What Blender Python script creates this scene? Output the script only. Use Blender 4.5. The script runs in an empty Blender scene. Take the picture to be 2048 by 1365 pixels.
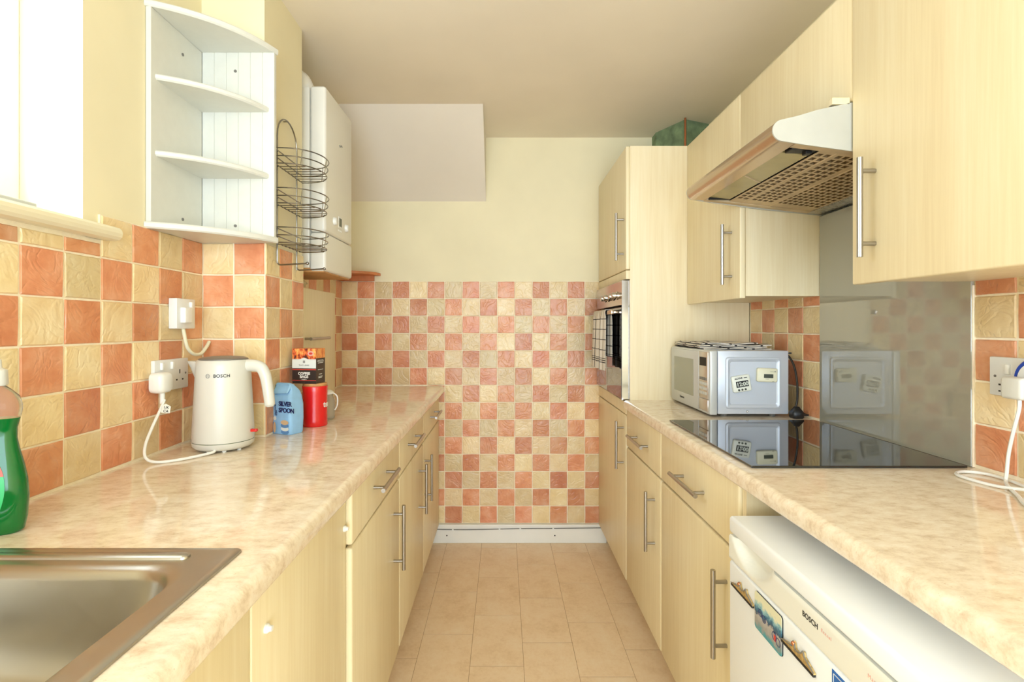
import bpy, bmesh, math, random
from mathutils import Vector, Matrix

random.seed(7)
S = bpy.context.scene
COL = S.collection

# ------------------------------------------------------------------ camera
F = 1030.0                      # focal length in pixels of a 2048 px wide frame
HC = 1.257                      # eye height
cam_d = bpy.data.cameras.new('camera')
cam_d.sensor_width = 36.0
cam_d.lens = F / 2048.0 * 36.0
cam_d.shift_x = 18.0 / 2048.0
cam_d.shift_y = -29.5 / 2048.0
cam_d.clip_start = 0.02
cam = bpy.data.objects.new('camera', cam_d)
cam.location = (0, 0, HC)
cam.rotation_euler = (math.pi / 2, 0, 0)
COL.objects.link(cam)
S.camera = cam

# ------------------------------------------------------------------ light
W = bpy.data.worlds.new('daylight')
S.world = W
W.use_nodes = True
bg = W.node_tree.nodes['Background']
bg.inputs[0].default_value = (0.715, 0.865, 1.03, 1)
bg.inputs[1].default_value = 9.0
S.view_settings.view_transform = 'Standard'
S.view_settings.look = 'None'
S.view_settings.gamma = 1.0
S.view_settings.use_curve_mapping = False
S.view_settings.exposure = 0.2
S.cycles.max_bounces = 8
S.cycles.diffuse_bounces = 5
S.cycles.glossy_bounces = 5
S.cycles.transmission_bounces = 6
S.cycles.caustics_reflective = False
S.cycles.caustics_refractive = False
S.cycles.sample_clamp_indirect = 6.0

# ------------------------------------------------------------------ room numbers
XL, XR, YB, YN, ZC = -0.944, 1.12, 3.0, -2.3, 2.357
ZL, ZR = 0.911, 0.923           # tops of the left and right worktops

RO0, RO1 = -0.90, 1.08            # unseen opening added behind the camera to let daylight in
WY0, WY1, WZ0, WZ1 = 0.30, 1.157, 1.490, 2.14   # window opening in the left wall

# daylight portals: they emit nothing, they only guide the sky sampling through the two openings
def portal(name, loc, rot, sx, sy):
    d = bpy.data.lights.new(name, 'AREA')
    d.shape = 'RECTANGLE'
    d.size, d.size_y = sx, sy
    d.cycles.is_portal = True
    o = bpy.data.objects.new(name, d)
    o.location = loc
    o.rotation_euler = rot
    COL.objects.link(o)
portal('window_daylight', (XL - 0.24, (WY0 + WY1) / 2, (WZ0 + WZ1) / 2), (0, -math.pi / 2, 0), WZ1 - WZ0, WY1 - WY0)
portal('added_opening_daylight', ((RO0 + RO1) / 2, YN - 0.05, 1.13), (math.pi / 2, 0, 0), RO1 - RO0, 2.26)

# ------------------------------------------------------------------ materials
def lin(c):
    r = []
    for v in c[:3]:
        v = v / 255.0
        r.append(v / 12.92 if v <= 0.04045 else ((v + 0.055) / 1.055) ** 2.4)
    return (r[0], r[1], r[2], 1.0)

class NT:
    def __init__(s, name):
        s.m = bpy.data.materials.new(name)
        s.m.use_nodes = True
        s.t = s.m.node_tree
        s.b = s.t.nodes['Principled BSDF']
    def n(s, kind, **kw):
        nd = s.t.nodes.new(kind)
        for k, v in kw.items():
            setattr(nd, k, v)
        return nd
    def l(s, a, b):
        s.t.links.new(a, b)
    def set(s, **kw):
        for k, v in kw.items():
            s.b.inputs[k.replace('_', ' ')].default_value = v
        return s
    def coords(s, scale=(1, 1, 1), rnd=False):
        tc = s.n('ShaderNodeTexCoord')
        mp = s.n('ShaderNodeMapping')
        mp.inputs['Scale'].default_value = scale
        s.l(tc.outputs['Object'], mp.inputs['Vector'])
        return mp.outputs['Vector']
    def noise(s, vec, scale, detail=4.0, rough=0.55, w=None):
        nd = s.n('ShaderNodeTexNoise')
        nd.inputs['Scale'].default_value = scale
        nd.inputs['Detail'].default_value = detail
        nd.inputs['Roughness'].default_value = rough
        if w is not None:
            nd.noise_dimensions = '4D'
            s.l(w, nd.inputs['W'])
        s.l(vec, nd.inputs['Vector'])
        return nd.outputs['Fac']
    def ramp(s, fac, stops, mode='LINEAR'):
        nd = s.n('ShaderNodeValToRGB')
        cr = nd.color_ramp
        cr.interpolation = mode
        while len(cr.elements) < len(stops):
            cr.elements.new(0.5)
        for e, (p, c) in zip(cr.elements, stops):
            e.position = p
            e.color = c
        s.l(fac, nd.inputs['Fac'])
        return nd.outputs['Color']
    def mix(s, fac, a, b, mode='MIX'):
        nd = s.n('ShaderNodeMix', data_type='RGBA', blend_type=mode)
        for sock, v in ((nd.inputs[0], fac), (nd.inputs[6], a), (nd.inputs[7], b)):
            if hasattr(v, 'is_output'):
                s.l(v, sock)
            else:
                sock.default_value = v
        return nd.outputs[2]
    def math(s, op, a, b=0.0):
        nd = s.n('ShaderNodeMath', operation=op)
        for sock, v in ((nd.inputs[0], a), (nd.inputs[1], b)):
            if hasattr(v, 'is_output'):
                s.l(v, sock)
            else:
                sock.default_value = v
        return nd.outputs[0]
    def color(s, out):
        s.l(out, s.b.inputs['Base Color'])
        return s
    def rough(s, out):
        s.l(out, s.b.inputs['Roughness'])
        return s
    def bump(s, h, strength=0.2, dist=0.002):
        nd = s.n('ShaderNodeBump')
        nd.inputs['Strength'].default_value = strength
        nd.inputs['Distance'].default_value = dist
        s.l(h, nd.inputs['Height'])
        s.l(nd.outputs['Normal'], s.b.inputs['Normal'])
        return s

def plain(name, c, rough=0.5, metal=0.0, var=0.0, vscale=30.0, bump=0.0, coat=0.0, spec=0.5):
    t = NT(name)
    t.set(Base_Color=lin(c), Roughness=rough, Metallic=metal)
    t.b.inputs['Coat Weight'].default_value = coat
    t.b.inputs['Specular IOR Level'].default_value = spec
    v = t.coords()
    f = t.noise(v, vscale, 3.0)
    if var:
        a = lin([max(0, q * (1 - var)) for q in c])
        b = lin([min(255, q * (1 + var * 0.6)) for q in c])
        t.color(t.ramp(f, [(0.3, a), (0.7, b)]))
    if bump:
        t.bump(f, bump, 0.001)
    return t.m

def make_materials():
    M = {}
    M['paint'] = plain('cream_paint', (240, 229, 194), 0.7, var=0.02, vscale=3, bump=0.05)
    M['ceil'] = plain('ceiling_paint', (240, 229, 211), 0.8, var=0.02, vscale=2, bump=0.05)
    M['slope'] = plain('white_slope_paint', (232, 222, 208), 0.75, var=0.015, vscale=3, bump=0.06)
    M['white_paint'] = plain('white_gloss_paint', (243, 241, 232), 0.35, var=0.02, vscale=5)
    M['sill'] = plain('cream_gloss_paint', (240, 230, 200), 0.3, var=0.02, vscale=5)
    M['grout'] = plain('grout', (250, 238, 212), 0.85, var=0.03, vscale=60, bump=0.2)
    # tiles: riven glaze, each tile a little different
    def tile(name, dark, mid, light):
        t = NT(name)
        oi = t.n('ShaderNodeObjectInfo')
        w = t.math('MULTIPLY', oi.outputs['Random'], 90.0)
        v = t.coords()
        n1 = t.noise(v, 14, 3, 0.5, w)
        n2 = t.noise(v, 45, 6, 0.65, w)
        f = t.math('ADD', t.math('MULTIPLY', n1, 0.75), t.math('MULTIPLY', n2, 0.25))
        col = t.ramp(f, [(0.32, lin(dark)), (0.5, lin(mid)), (0.68, lin(light))])
        shade = t.math('ADD', t.math('MULTIPLY', oi.outputs['Random'], 0.26), 0.84)
        hs = t.n('ShaderNodeHueSaturation')
        t.l(col, hs.inputs['Color'])
        t.l(shade, hs.inputs['Value'])
        hue = t.math('ADD', t.math('MULTIPLY', t.math('FRACT', t.math('MULTIPLY', oi.outputs['Random'], 37.0)), 0.010), 0.495)
        t.l(hue, hs.inputs['Hue'])
        t.color(hs.outputs['Color'])
        t.set(Roughness=0.32)
        n3 = t.noise(v, 26, 5, 0.6, w)
        vd = t.n('ShaderNodeTexNoise', noise_dimensions='4D')
        vd.inputs['Scale'].default_value = 11.0
        vd.inputs['Detail'].default_value = 2.0
        vd.inputs['Distortion'].default_value = 2.5
        t.l(v, vd.inputs['Vector'])
        t.l(w, vd.inputs['W'])
        ridge = t.math('ABSOLUTE', t.math('SUBTRACT', vd.outputs['Fac'], 0.5))
        ridge = t.math('MINIMUM', t.math('MULTIPLY', ridge, 10.0), 1.0)
        t.bump(t.math('ADD', n3, t.math('MULTIPLY', ridge, 0.5)), 0.6, 0.003)
        return t.m
    M['terra'] = tile('terracotta_tile', (210, 132, 90), (224, 154, 112), (233, 178, 142))
    M['cream'] = tile('cream_tile', (226, 197, 143), (235, 210, 162), (242, 223, 182))
    # pale maple laminate with fine vertical grain
    def maple(name, a, b, c):
        t = NT(name)
        v = t.coords((60, 60, 2.2))
        n1 = t.noise(v, 1.6, 5, 0.6)
        v2 = t.coords((9, 9, 0.8))
        n2 = t.noise(v2, 1.5, 2, 0.5)
        f = t.math('ADD', t.math('MULTIPLY', n1, 0.6), t.math('MULTIPLY', n2, 0.4))
        t.color(t.ramp(f, [(0.35, lin(a)), (0.5, lin(b)), (0.66, lin(c))]))
        t.set(Roughness=0.38)
        t.bump(n1, 0.04, 0.0005)
        return t.m
    M['maple'] = maple('pale_maple_laminate', (230, 212, 172), (236, 220, 181), (241, 227, 192))
    M['maple_side'] = maple('maple_side_panel', (231, 213, 174), (237, 221, 184), (242, 228, 195))
    M['plinth'] = plain('plinth_board', (206, 178, 122), 0.5, var=0.05)
    # worktop: beige stone laminate
    t = NT('beige_stone_laminate')
    v = t.coords((0.6, 1, 1))
    n1 = t.noise(v, 40, 8, 0.72)
    n2 = t.noise(v, 190, 5, 0.7)
    n3 = t.noise(t.coords((0.5, 1, 1)), 110, 5, 0.6)
    base = t.ramp(n1, [(0.3, lin((212, 187, 158))), (0.5, lin((238, 221, 197))), (0.7, lin((248, 238, 221)))])
    fl = t.ramp(n3, [(0.60, (0, 0, 0, 1)), (0.70, (1, 1, 1, 1))])
    base = t.mix(t.math('MULTIPLY', fl, 0.55), base, lin((247, 236, 212)))
    fd = t.ramp(n2, [(0.30, (1, 1, 1, 1)), (0.38, (0, 0, 0, 1))])
    base = t.mix(t.math('MULTIPLY', fd, 0.6), base, lin((198, 158, 118)))
    t.color(base)
    t.set(Roughness=0.085)
    t.b.inputs['Coat Weight'].default_value = 0.25
    t.b.inputs['Coat Roughness'].default_value = 0.08
    M['worktop'] = t.m
    # floor vinyl
    t = NT('sand_vinyl')
    oi = t.n('ShaderNodeObjectInfo')
    w = t.math('MULTIPLY', oi.outputs['Random'], 50.0)
    v = t.coords()
    n1 = t.noise(v, 9, 7, 0.66, w)
    n2 = t.noise(v, 70, 5, 0.7, w)
    f = t.math('ADD', t.math('MULTIPLY', n1, 0.65), t.math('MULTIPLY', n2, 0.35))
    col = t.ramp(f, [(0.34, lin((226, 197, 158))), (0.5, lin((241, 216, 182))), (0.66, lin((246, 227, 198)))])
    spots = t.ramp(t.noise(v, 34, 6, 0.75, w), [(0.66, (0, 0, 0, 1)), (0.74, (1, 1, 1, 1))])
    col = t.mix(t.math('MULTIPLY', spots, 0.35), col, lin((176, 132, 84)))
    t.color(col)
    t.set(Roughness=0.42)
    t.bump(n2, 0.06, 0.001)
    M['vinyl'] = t.m
    M['floor_base'] = plain('floor_joint', (176, 138, 94), 0.8, var=0.05)
    # metals
    def brushed(name, c, rough, sc=(4, 300, 300), amt=0.12):
        t = NT(name)
        n1 = t.noise(t.coords(sc), 1.0, 3, 0.5)
        t.set(Base_Color=lin(c), Metallic=1.0)
        t.rough(t.math('ADD', t.math('MULTIPLY', n1, amt), rough - amt * 0.5))
        t.bump(n1, 0.03, 0.0003)
        return t.m
    M['steel'] = brushed('brushed_steel', (196, 192, 186), 0.28)
    M['handle'] = brushed('satin_handle_steel', (178, 174, 168), 0.30, (200, 200, 8))
    M['sink'] = brushed('sink_steel', (184, 178, 166), 0.32, (60, 60, 60))
    M['chrome'] = plain('chrome', (200, 198, 194), 0.12, 1.0)
    M['wire'] = plain('chrome_wire', (142, 139, 134), 0.22, 1.0)
    M['copper'] = plain('copper', (196, 128, 92), 0.3, 1.0)
    M['brass'] = plain('brass', (214, 176, 92), 0.25, 1.0)
    M['oven_steel'] = brushed('oven_steel', (206, 190, 178), 0.16)
    # glass and plastics
    M['black_glass'] = plain('black_glass', (14, 15, 16), 0.03, 0.0, coat=0.6)
    M['oven_glass'] = plain('oven_glass', (22, 16, 13), 0.05, 0.0, coat=0.8)
    M['splash'] = plain('grey_glass', (160, 157, 142), 0.04, 0.0, coat=1.0, spec=0.9)
    M['white'] = plain('white_plastic', (240, 240, 236), 0.3)
    M['warmwhite'] = plain('warm_white_plastic', (218, 216, 207), 0.3)
    M['shelfwhite'] = plain('white_foil', (221, 220, 211), 0.45, var=0.01)
    M['boiler'] = plain('white_enamel', (236, 233, 224), 0.3)
    M['fridge'] = plain('fridge_white', (240, 243, 246), 0.28)
    M['fridge_band'] = plain('fridge_band_cream', (232, 231, 222), 0.3)
    M['socket'] = plain('socket_white', (232, 232, 230), 0.35)
    M['grey_plastic'] = plain('grey_plastic', (120, 116, 110), 0.4)
    M['silver'] = plain('silver_paint', (206, 212, 222), 0.35, 0.2)
    M['silver_front'] = plain('silver_front', (206, 208, 206), 0.3, 0.2)
    M['mw_glass'] = plain('microwave_window', (136, 136, 112), 0.08, 0.0, coat=0.4)
    M['mw_panel'] = plain('microwave_keypad', (196, 182, 166), 0.2, 0.4)
    M['black'] = plain('black_plastic', (20, 20, 20), 0.4)
    M['dark'] = plain('dark_recess', (40, 34, 26), 0.7)
    M['rubber'] = plain('grey_rubber', (110, 108, 102), 0.7)
    M['ivory'] = plain('ivory_plastic', (236, 232, 204), 0.4)
    M['timer_white'] = plain('timer_white', (236, 238, 226), 0.4)
    M['lcd'] = plain('lcd_grey', (112, 120, 96), 0.3)
    M['lcd_dark'] = plain('lcd_dark', (60, 66, 50), 0.3)
    M['lcd_digit'] = plain('lcd_digit_white', (226, 232, 220), 0.5)
    M['red'] = plain('red_tin', (222, 26, 28), 0.25, coat=0.3)
    M['redplastic'] = plain('red_plastic', (214, 40, 34), 0.3)
    M['woodlid'] = plain('beech_lid', (206, 150, 92), 0.5, var=0.1, vscale=60)
    M['green_box'] = plain('green_bare_plaster', (128, 148, 112), 0.9, var=0.18, vscale=18, bump=0.3)
    M['navy'] = plain('navy_print', (22, 34, 92), 0.5)
    M['ink'] = plain('black_print', (24, 24, 26), 0.5)
    M['inkgrey'] = plain('grey_print', (150, 150, 148), 0.5)
    M['inkwhite'] = plain('white_print', (244, 242, 236), 0.5)
    M['inkred'] = plain('red_print', (206, 60, 52), 0.5)
    M['inkpink'] = plain('pink_print', (226, 172, 160), 0.5)
    M['bagblue'] = plain('sugar_paper_blue', (150, 196, 236), 0.5, var=0.04, vscale=25, bump=0.3)
    M['bagmid'] = plain('sugar_print_blue', (92, 138, 190), 0.5)
    M['bagpale'] = plain('sugar_print_pale', (226, 230, 226), 0.5)
    M['bagtan'] = plain('sugar_print_tan', (214, 180, 140), 0.5)
    M['blue'] = plain('blue_plastic', (30, 70, 170), 0.35)
    M['blue_sticker'] = plain('blue_sticker', (32, 104, 184), 0.4)
    M['hood_filter'] = plain('grease_filter', (206, 184, 148), 0.5, 0.2, var=0.1, vscale=14, bump=0.15)
    M['hood_hole'] = plain('filter_hole_dark', (122, 102, 74), 0.8)
    M['hood_side'] = plain('hood_end_panel', (188, 187, 178), 0.35, var=0.03, vscale=10)
    M['hood_nose'] = brushed('hood_nose_metal', (206, 186, 166), 0.25)
    M['hood_lamp'] = plain('lamp_cover_olive', (172, 160, 112), 0.22, var=0.05, vscale=10)
    M['pine'] = plain('stained_shelf', (206, 128, 80), 0.5, var=0.08, vscale=20)
    M['crumple'] = plain('crumpled_bag', (226, 214, 172), 0.6, var=0.12, vscale=40, bump=0.5)
    M['gold'] = plain('gold_magnet', (206, 178, 120), 0.4, 0.6, var=0.2, vscale=160)
    # window glass
    t = NT('window_glass')
    t.set(Base_Color=(0.9, 0.95, 1, 1), Roughness=0.02)
    tr = t.n('ShaderNodeBsdfTransparent')
    mx = t.n('ShaderNodeMixShader')
    mx.inputs[0].default_value = 0.06
    t.l(tr.outputs[0], mx.inputs[1])
    t.l(t.b.outputs[0], mx.inputs[2])
    t.l(mx.outputs[0], t.t.nodes['Material Output'].inputs['Surface'])
    M['pane'] = t.m
    t = NT('clear_bottle')
    t.set(Base_Color=lin((246, 236, 214)), Roughness=0.05, IOR=1.15)
    t.b.inputs['Transmission Weight'].default_value = 0.85
    M['clear'] = t.m
    t = NT('green_liquid')
    t.set(Base_Color=lin((10, 118, 48)), Roughness=0.08, IOR=1.3)
    t.b.inputs['Transmission Weight'].default_value = 0.25
    t.b.inputs['Coat Weight'].default_value = 0.6
    M['green'] = t.m
    M['green_label'] = plain('green_label', (60, 190, 110), 0.35)
    M['orange_label'] = plain('orange_label', (232, 92, 64), 0.35)
    t = NT('clear_jar')
    t.set(Base_Color=lin((240, 236, 226)), Roughness=0.05, IOR=1.3)
    t.b.inputs['Transmission Weight'].default_value = 0.7
    M['jar'] = t.m
    # checked tea towel: uses the cloth's own UVs in metres
    t = NT('checked_towel')
    uv = t.n('ShaderNodeUVMap')
    sp = t.n('ShaderNodeSeparateXYZ')
    t.l(uv.outputs['UV'], sp.inputs[0])
    def stripe(sock, pitch, width, off=0.0):
        f = t.math('FRACT', t.math('DIVIDE', t.math('ADD', sock, off), pitch))
        return t.math('LESS_THAN', f, width / pitch)
    a = stripe(sp.outputs['X'], 0.034, 0.0032)
    b = stripe(sp.outputs['Y'], 0.050, 0.0036, 0.01)
    band = t.math('MULTIPLY', t.math('LESS_THAN', t.math('ABSOLUTE', t.math('SUBTRACT', sp.outputs['Y'], 0.245)), 0.014),
                  stripe(sp.outputs['Y'], 0.010, 0.0042))
    m = t.math('MAXIMUM', t.math('MAXIMUM', a, b), band)
    t.color(t.mix(m, lin((226, 218, 206)), lin((52, 50, 50))))
    t.set(Roughness=0.9)
    M['towel'] = t.m
    # coffee box print: bands by height
    t = NT('coffee_box_print')
    tc = t.n('ShaderNodeTexCoord')
    sp = t.n('ShaderNodeSeparateXYZ')
    t.l(tc.outputs['Generated'], sp.inputs[0])
    nz = t.noise(tc.outputs['Generated'], 6, 5, 0.6)
    zz = t.math('ADD', sp.outputs['Z'], t.math('MULTIPLY', t.math('SUBTRACT', nz, 0.5), 0.0))
    dk = lin((52, 40, 36)); rd = lin((196, 62, 52)); pl = lin((214, 212, 208)); orr = lin((236, 150, 76))
    bands = t.ramp(zz, [(0.0, dk), (0.075, rd), (0.095, dk), (0.385, rd), (0.415, dk), (0.435, pl), (0.70, orr)], 'CONSTANT')
    fire = t.ramp(nz, [(0.38, lin((70, 40, 30))), (0.46, lin((214, 84, 48))), (0.56, lin((240, 160, 84))), (0.66, lin((246, 198, 120)))])
    t.color(t.mix(t.math('GREATER_THAN', sp.outputs['Z'], 0.70), bands, fire))
    t.set(Roughness=0.35)
    M['coffee'] = t.m
    t = NT('coffee_box_side')
    tc = t.n('ShaderNodeTexCoord')
    sp = t.n('ShaderNodeSeparateXYZ')
    t.l(tc.outputs['Generated'], sp.inputs[0])
    nz = t.noise(tc.outputs['Generated'], 5, 4, 0.6)
    fire = t.ramp(nz, [(0.36, lin((206, 100, 50))), (0.5, lin((236, 150, 80))), (0.64, lin((244, 180, 104)))])
    t.color(t.mix(t.math('GREATER_THAN', sp.outputs['Z'], 0.72), lin((54, 42, 38)), fire))
    t.set(Roughness=0.35)
    M['coffee_side'] = t.m
    # photo print of a seaside promenade
    t = NT('promenade_print')
    tc = t.n('ShaderNodeTexCoord')
    sp = t.n('ShaderNodeSeparateXYZ')
    t.l(tc.outputs['Generated'], sp.inputs[0])
    nz = t.noise(tc.outputs['Generated'], 7, 6, 0.65)
    f = t.math('ADD', sp.outputs['Z'], t.math('MULTIPLY', t.math('SUBTRACT', nz, 0.5), 0.55))
    t.color(t.ramp(f, [(0.05, lin((70, 150, 160))), (0.2, lin((150, 150, 146))), (0.42, lin((176, 172, 168))), (0.47, lin((40, 70, 96))),
                       (0.58, lin((50, 110, 140))), (0.7, lin((140, 186, 194))), (0.8, lin((224, 222, 190)))]))
    t.set(Roughness=0.2)
    M['promenade'] = t.m
    return M
M = make_materials()

# ------------------------------------------------------------------ helpers
def link(o, parent=None):
    COL.objects.link(o)
    if parent is not None:
        o.parent = parent
        o.matrix_parent_inverse = Matrix.Translation(parent.location).inverted() if parent.type == 'EMPTY' else Matrix.Identity(4)
    return o

def thing(name, label, cat, loc=(0, 0, 0), group=None):
    o = bpy.data.objects.new(name, None)
    o.empty_display_size = 0.05
    o.location = loc
    COL.objects.link(o)
    o['label'] = label
    o['category'] = cat
    if group:
        o['group'] = group
    return o

def tag(o, label, cat, group=None, kind=None):
    o['label'] = label
    o['category'] = cat
    if group:
        o['group'] = group
    if kind:
        o['kind'] = kind
    return o

def obj(name, bm, mat, parent=None, smooth=False, loc=None):
    me = bpy.data.meshes.new(name)
    bmesh.ops.recalc_face_normals(bm, faces=bm.faces[:])
    bm.to_mesh(me)
    bm.free()
    mats = mat if isinstance(mat, (list, tuple)) else [mat]
    for m in mats:
        me.materials.append(M[m])
    if smooth:
        for p in me.polygons:
            p.use_smooth = True
        try:
            me.set_sharp_from_angle(angle=math.radians(38))
        except Exception:
            pass
    o = bpy.data.objects.new(name, me)
    if loc:
        o.location = loc
    return link(o, parent)

def nb():
    return bmesh.new()

def box(bm, x0, x1, y0, y1, z0, z1, bev=0.0, seg=2, rot=None, mi=0):
    vs = [bm.verts.new((x, y, z)) for z in (z0, z1) for y in (y0, y1) for x in (x0, x1)]
    fs = [bm.faces.new([vs[i] for i in q]) for q in
          ((0, 2, 3, 1), (4, 5, 7, 6), (0, 1, 5, 4), (2, 6, 7, 3), (0, 4, 6, 2), (1, 3, 7, 5))]
    for f in fs:
        f.material_index = mi
    if bev:
        es = set()
        for f in fs:
            es.update(f.edges)
        r = bmesh.ops.bevel(bm, geom=list(es), offset=bev, segments=seg, affect='EDGES', profile=0.5)
        for f in r['faces']:
            f.material_index = mi
        if rot is not None:
            allv = set(v for f in bm.faces if f.is_valid for v in f.verts)
    return bm

def B(x0, x1, y0, y1, z0, z1, bev=0.0, seg=2):
    return box(nb(), x0, x1, y0, y1, z0, z1, bev, seg)

def ring_loft(bm, rings, closed=True, cap0=True, cap1=True, mi=0):
    vr = [[bm.verts.new(p) for p in r] for r in rings]
    n = len(vr[0])
    for a, b in zip(vr[:-1], vr[1:]):
        rng = range(n) if closed else range(n - 1)
        for i in rng:
            j = (i + 1) % n
            f = bm.faces.new((a[i], a[j], b[j], b[i]))
            f.material_index = mi
    if cap0:
        bm.faces.new(vr[0][::-1]).material_index = mi
    if cap1:
        bm.faces.new(vr[-1]).material_index = mi
    return bm

def lathe(bm, cx, cy, prof, n=40, mi=0, sx=1.0, sy=1.0, cap0=True, cap1=True):
    rings = [[(cx + r * sx * math.cos(2 * math.pi * i / n), cy + r * sy * math.sin(2 * math.pi * i / n), z) for i in range(n)] for r, z in prof]
    return ring_loft(bm, rings, True, cap0, cap1, mi)

def smooth_path(pts, n=8):
    pts = [Vector(p) for p in pts]
    out = []
    for i in range(len(pts) - 1):
        p0 = pts[max(i - 1, 0)]; p1 = pts[i]; p2 = pts[i + 1]; p3 = pts[min(i + 2, len(pts) - 1)]
        for k in range(n):
            t = k / n
            out.append(0.5 * ((2 * p1) + (p2 - p0) * t + (2 * p0 - 5 * p1 + 4 * p2 - p3) * t * t + (3 * p1 - p0 - 3 * p2 + p3) * t ** 3))
    out.append(pts[-1])
    return out

def tube(bm, pts, r, n=8, closed=False, mi=0, rfun=None):
    pts = [Vector(p) for p in pts]
    m = len(pts)
    rings = []
    up = Vector((0, 0, 1))
    prev = None
    for i, p in enumerate(pts):
        if closed:
            d = pts[(i + 1) % m] - pts[i - 1]
        else:
            d = pts[min(i + 1, m - 1)] - pts[max(i - 1, 0)]
        d.normalize()
        if prev is None:
            a = up if abs(d.z) < 0.9 else Vector((1, 0, 0))
            u = d.cross(a).normalized()
        else:
            u = (prev - d * prev.dot(d)).normalized()
        prev = u
        v = d.cross(u)
        rr = rfun(i / (m - 1)) if rfun else r
        rings.append([p + (u * math.cos(2 * math.pi * k / n) + v * math.sin(2 * math.pi * k / n)) * rr for k in range(n)])
    if closed:
        rings.append(rings[0])
    return ring_loft(bm, rings, True, not closed, not closed, mi)

def cyl(bm, a, b, r, n=14, mi=0):
    return tube(bm, [a, b], r, n, mi=mi)

def extrude_poly(bm, pts2, axis, a, b, mi=0):
    """polygon in the plane across `axis`, extruded from a to b"""
    def P(p, t):
        if axis == 'x':
            return (t, p[0], p[1])
        if axis == 'y':
            return (p[0], t, p[1])
        return (p[0], p[1], t)
    return ring_loft(bm, [[P(p, a) for p in pts2], [P(p, b) for p in pts2]], mi=mi)

def rrect(cx, cy, hx, hy, r, seg=6):
    out = []
    for sx, sy, a0 in ((1, 1, 0), (-1, 1, 90), (-1, -1, 180), (1, -1, 270)):
        for k in range(seg + 1):
            a = math.radians(a0 + 90 * k / seg)
            out.append((cx + sx * (hx - r) + r * math.cos(a), cy + sy * (hy - r) + r * math.sin(a)))
    return out

def text_mesh(name, s, size, mat, parent, fn, bold=0.0, depth=0.0004, spacing=1.0, align='LEFT'):
    """lettering as a thin mesh; fn maps (x, y, z) of the flat text to the world"""
    cu = bpy.data.curves.new(name, 'FONT')
    cu.body = s
    cu.size = size
    cu.align_x = align
    cu.offset = bold * size
    cu.extrude = depth * 0.5
    cu.resolution_u = 3
    cu.space_character = spacing
    tmp = bpy.data.objects.new(name, cu)
    COL.objects.link(tmp)
    bpy.context.view_layer.update()
    dg = bpy.context.evaluated_depsgraph_get()
    me = bpy.data.meshes.new_from_object(tmp.evaluated_get(dg))
    bpy.data.objects.remove(tmp)
    bpy.data.curves.remove(cu)
    for v in me.vertices:
        v.co = Vector(fn(v.co.x, v.co.y, v.co.z))
    me.materials.clear()
    me.materials.append(M[mat])
    me.name = name
    o = bpy.data.objects.new(name, me)
    return link(o, parent)

def flat(origin, xd, yd, lift=0.0003):
    o = Vector(origin); xd = Vector(xd).normalized(); yd = Vector(yd).normalized()
    zd = xd.cross(yd)
    return lambda x, y, z: o + xd * x + yd * y + zd * (z + lift)

def copy_part(o, parent, **kw):
    c = o.copy()
    COL.objects.link(c)
    c.parent = parent
    for k, v in kw.items():
        setattr(c, k, v)
    return c

# ================================================================== STRUCTURE
def struct(name, bm, mat, label, cat):
    o = obj(name, bm, mat)
    return tag(o, label, cat, kind='structure')

TILE_CACHE = {}
def tile_mesh(w, h, mat, var):
    key = (round(w, 4), round(h, 4), mat, var)
    if key in TILE_CACHE:
        return TILE_CACHE[key]
    rnd = random.Random(str(key))
    bm = nb()
    def ring(inset, z, jit):
        a, b = w / 2 - inset, h / 2 - inset
        pts = []
        for (x, y) in ((-a, -b), (0, -b), (a, -b), (a, 0), (a, b), (0, b), (-a, b), (-a, 0)):
            pts.append((x + rnd.uniform(-jit, jit), y + rnd.uniform(-jit, jit), z))
        return pts
    j = 0.0009
    st = rnd.getstate()
    r0 = ring(0, 0, j)
    rnd.setstate(st)
    r1 = ring(0, 0.0055, j)
    rnd.setstate(st)
    r2 = ring(0.0022, 0.0078, j)
    vr = [[bm.verts.new(p) for p in r] for r in (r0, r1, r2)]
    for A, C in zip(vr[:-1], vr[1:]):
        for i in range(8):
            k = (i + 1) % 8
            bm.faces.new((A[i], A[k], C[k], C[i]))
    c = bm.verts.new((0, 0, 0.0082))
    for i in range(8):
        bm.faces.new((vr[2][i], vr[2][(i + 1) % 8], c))
    bmesh.ops.recalc_face_normals(bm, faces=bm.faces[:])
    me = bpy.data.meshes.new('wall_tile')
    bm.to_mesh(me)
    bm.free()
    me.materials.append(M[mat])
    for p in me.polygons:
        p.use_smooth = True
    me.set_sharp_from_angle(angle=math.radians(24))
    TILE_CACHE[key] = me
    return me

def put_tile(parent, origin, ud, vd, u0, u1, v0, v1, terra, gap=0.0044):
    """one tile on the plane origin + u*ud + v*vd"""
    w, h = abs(u1 - u0) - gap, abs(v1 - v0) - gap
    if w < 0.006 or h < 0.006:
        return
    me = tile_mesh(w, h, 'terra' if terra else 'cream', random.randint(0, 3))
    o = bpy.data.objects.new('wall_tile', me)
    ud, vd = Vector(ud), Vector(vd)
    nd = ud.cross(vd)
    c = Vector(origin) + ud * (u0 + u1) / 2 + vd * (v0 + v1) / 2
    mt = Matrix((ud, vd, nd)).transposed().to_4x4()
    mt.translation = c
    COL.objects.link(o)
    o.parent = parent
    o.matrix_basis = mt

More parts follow.
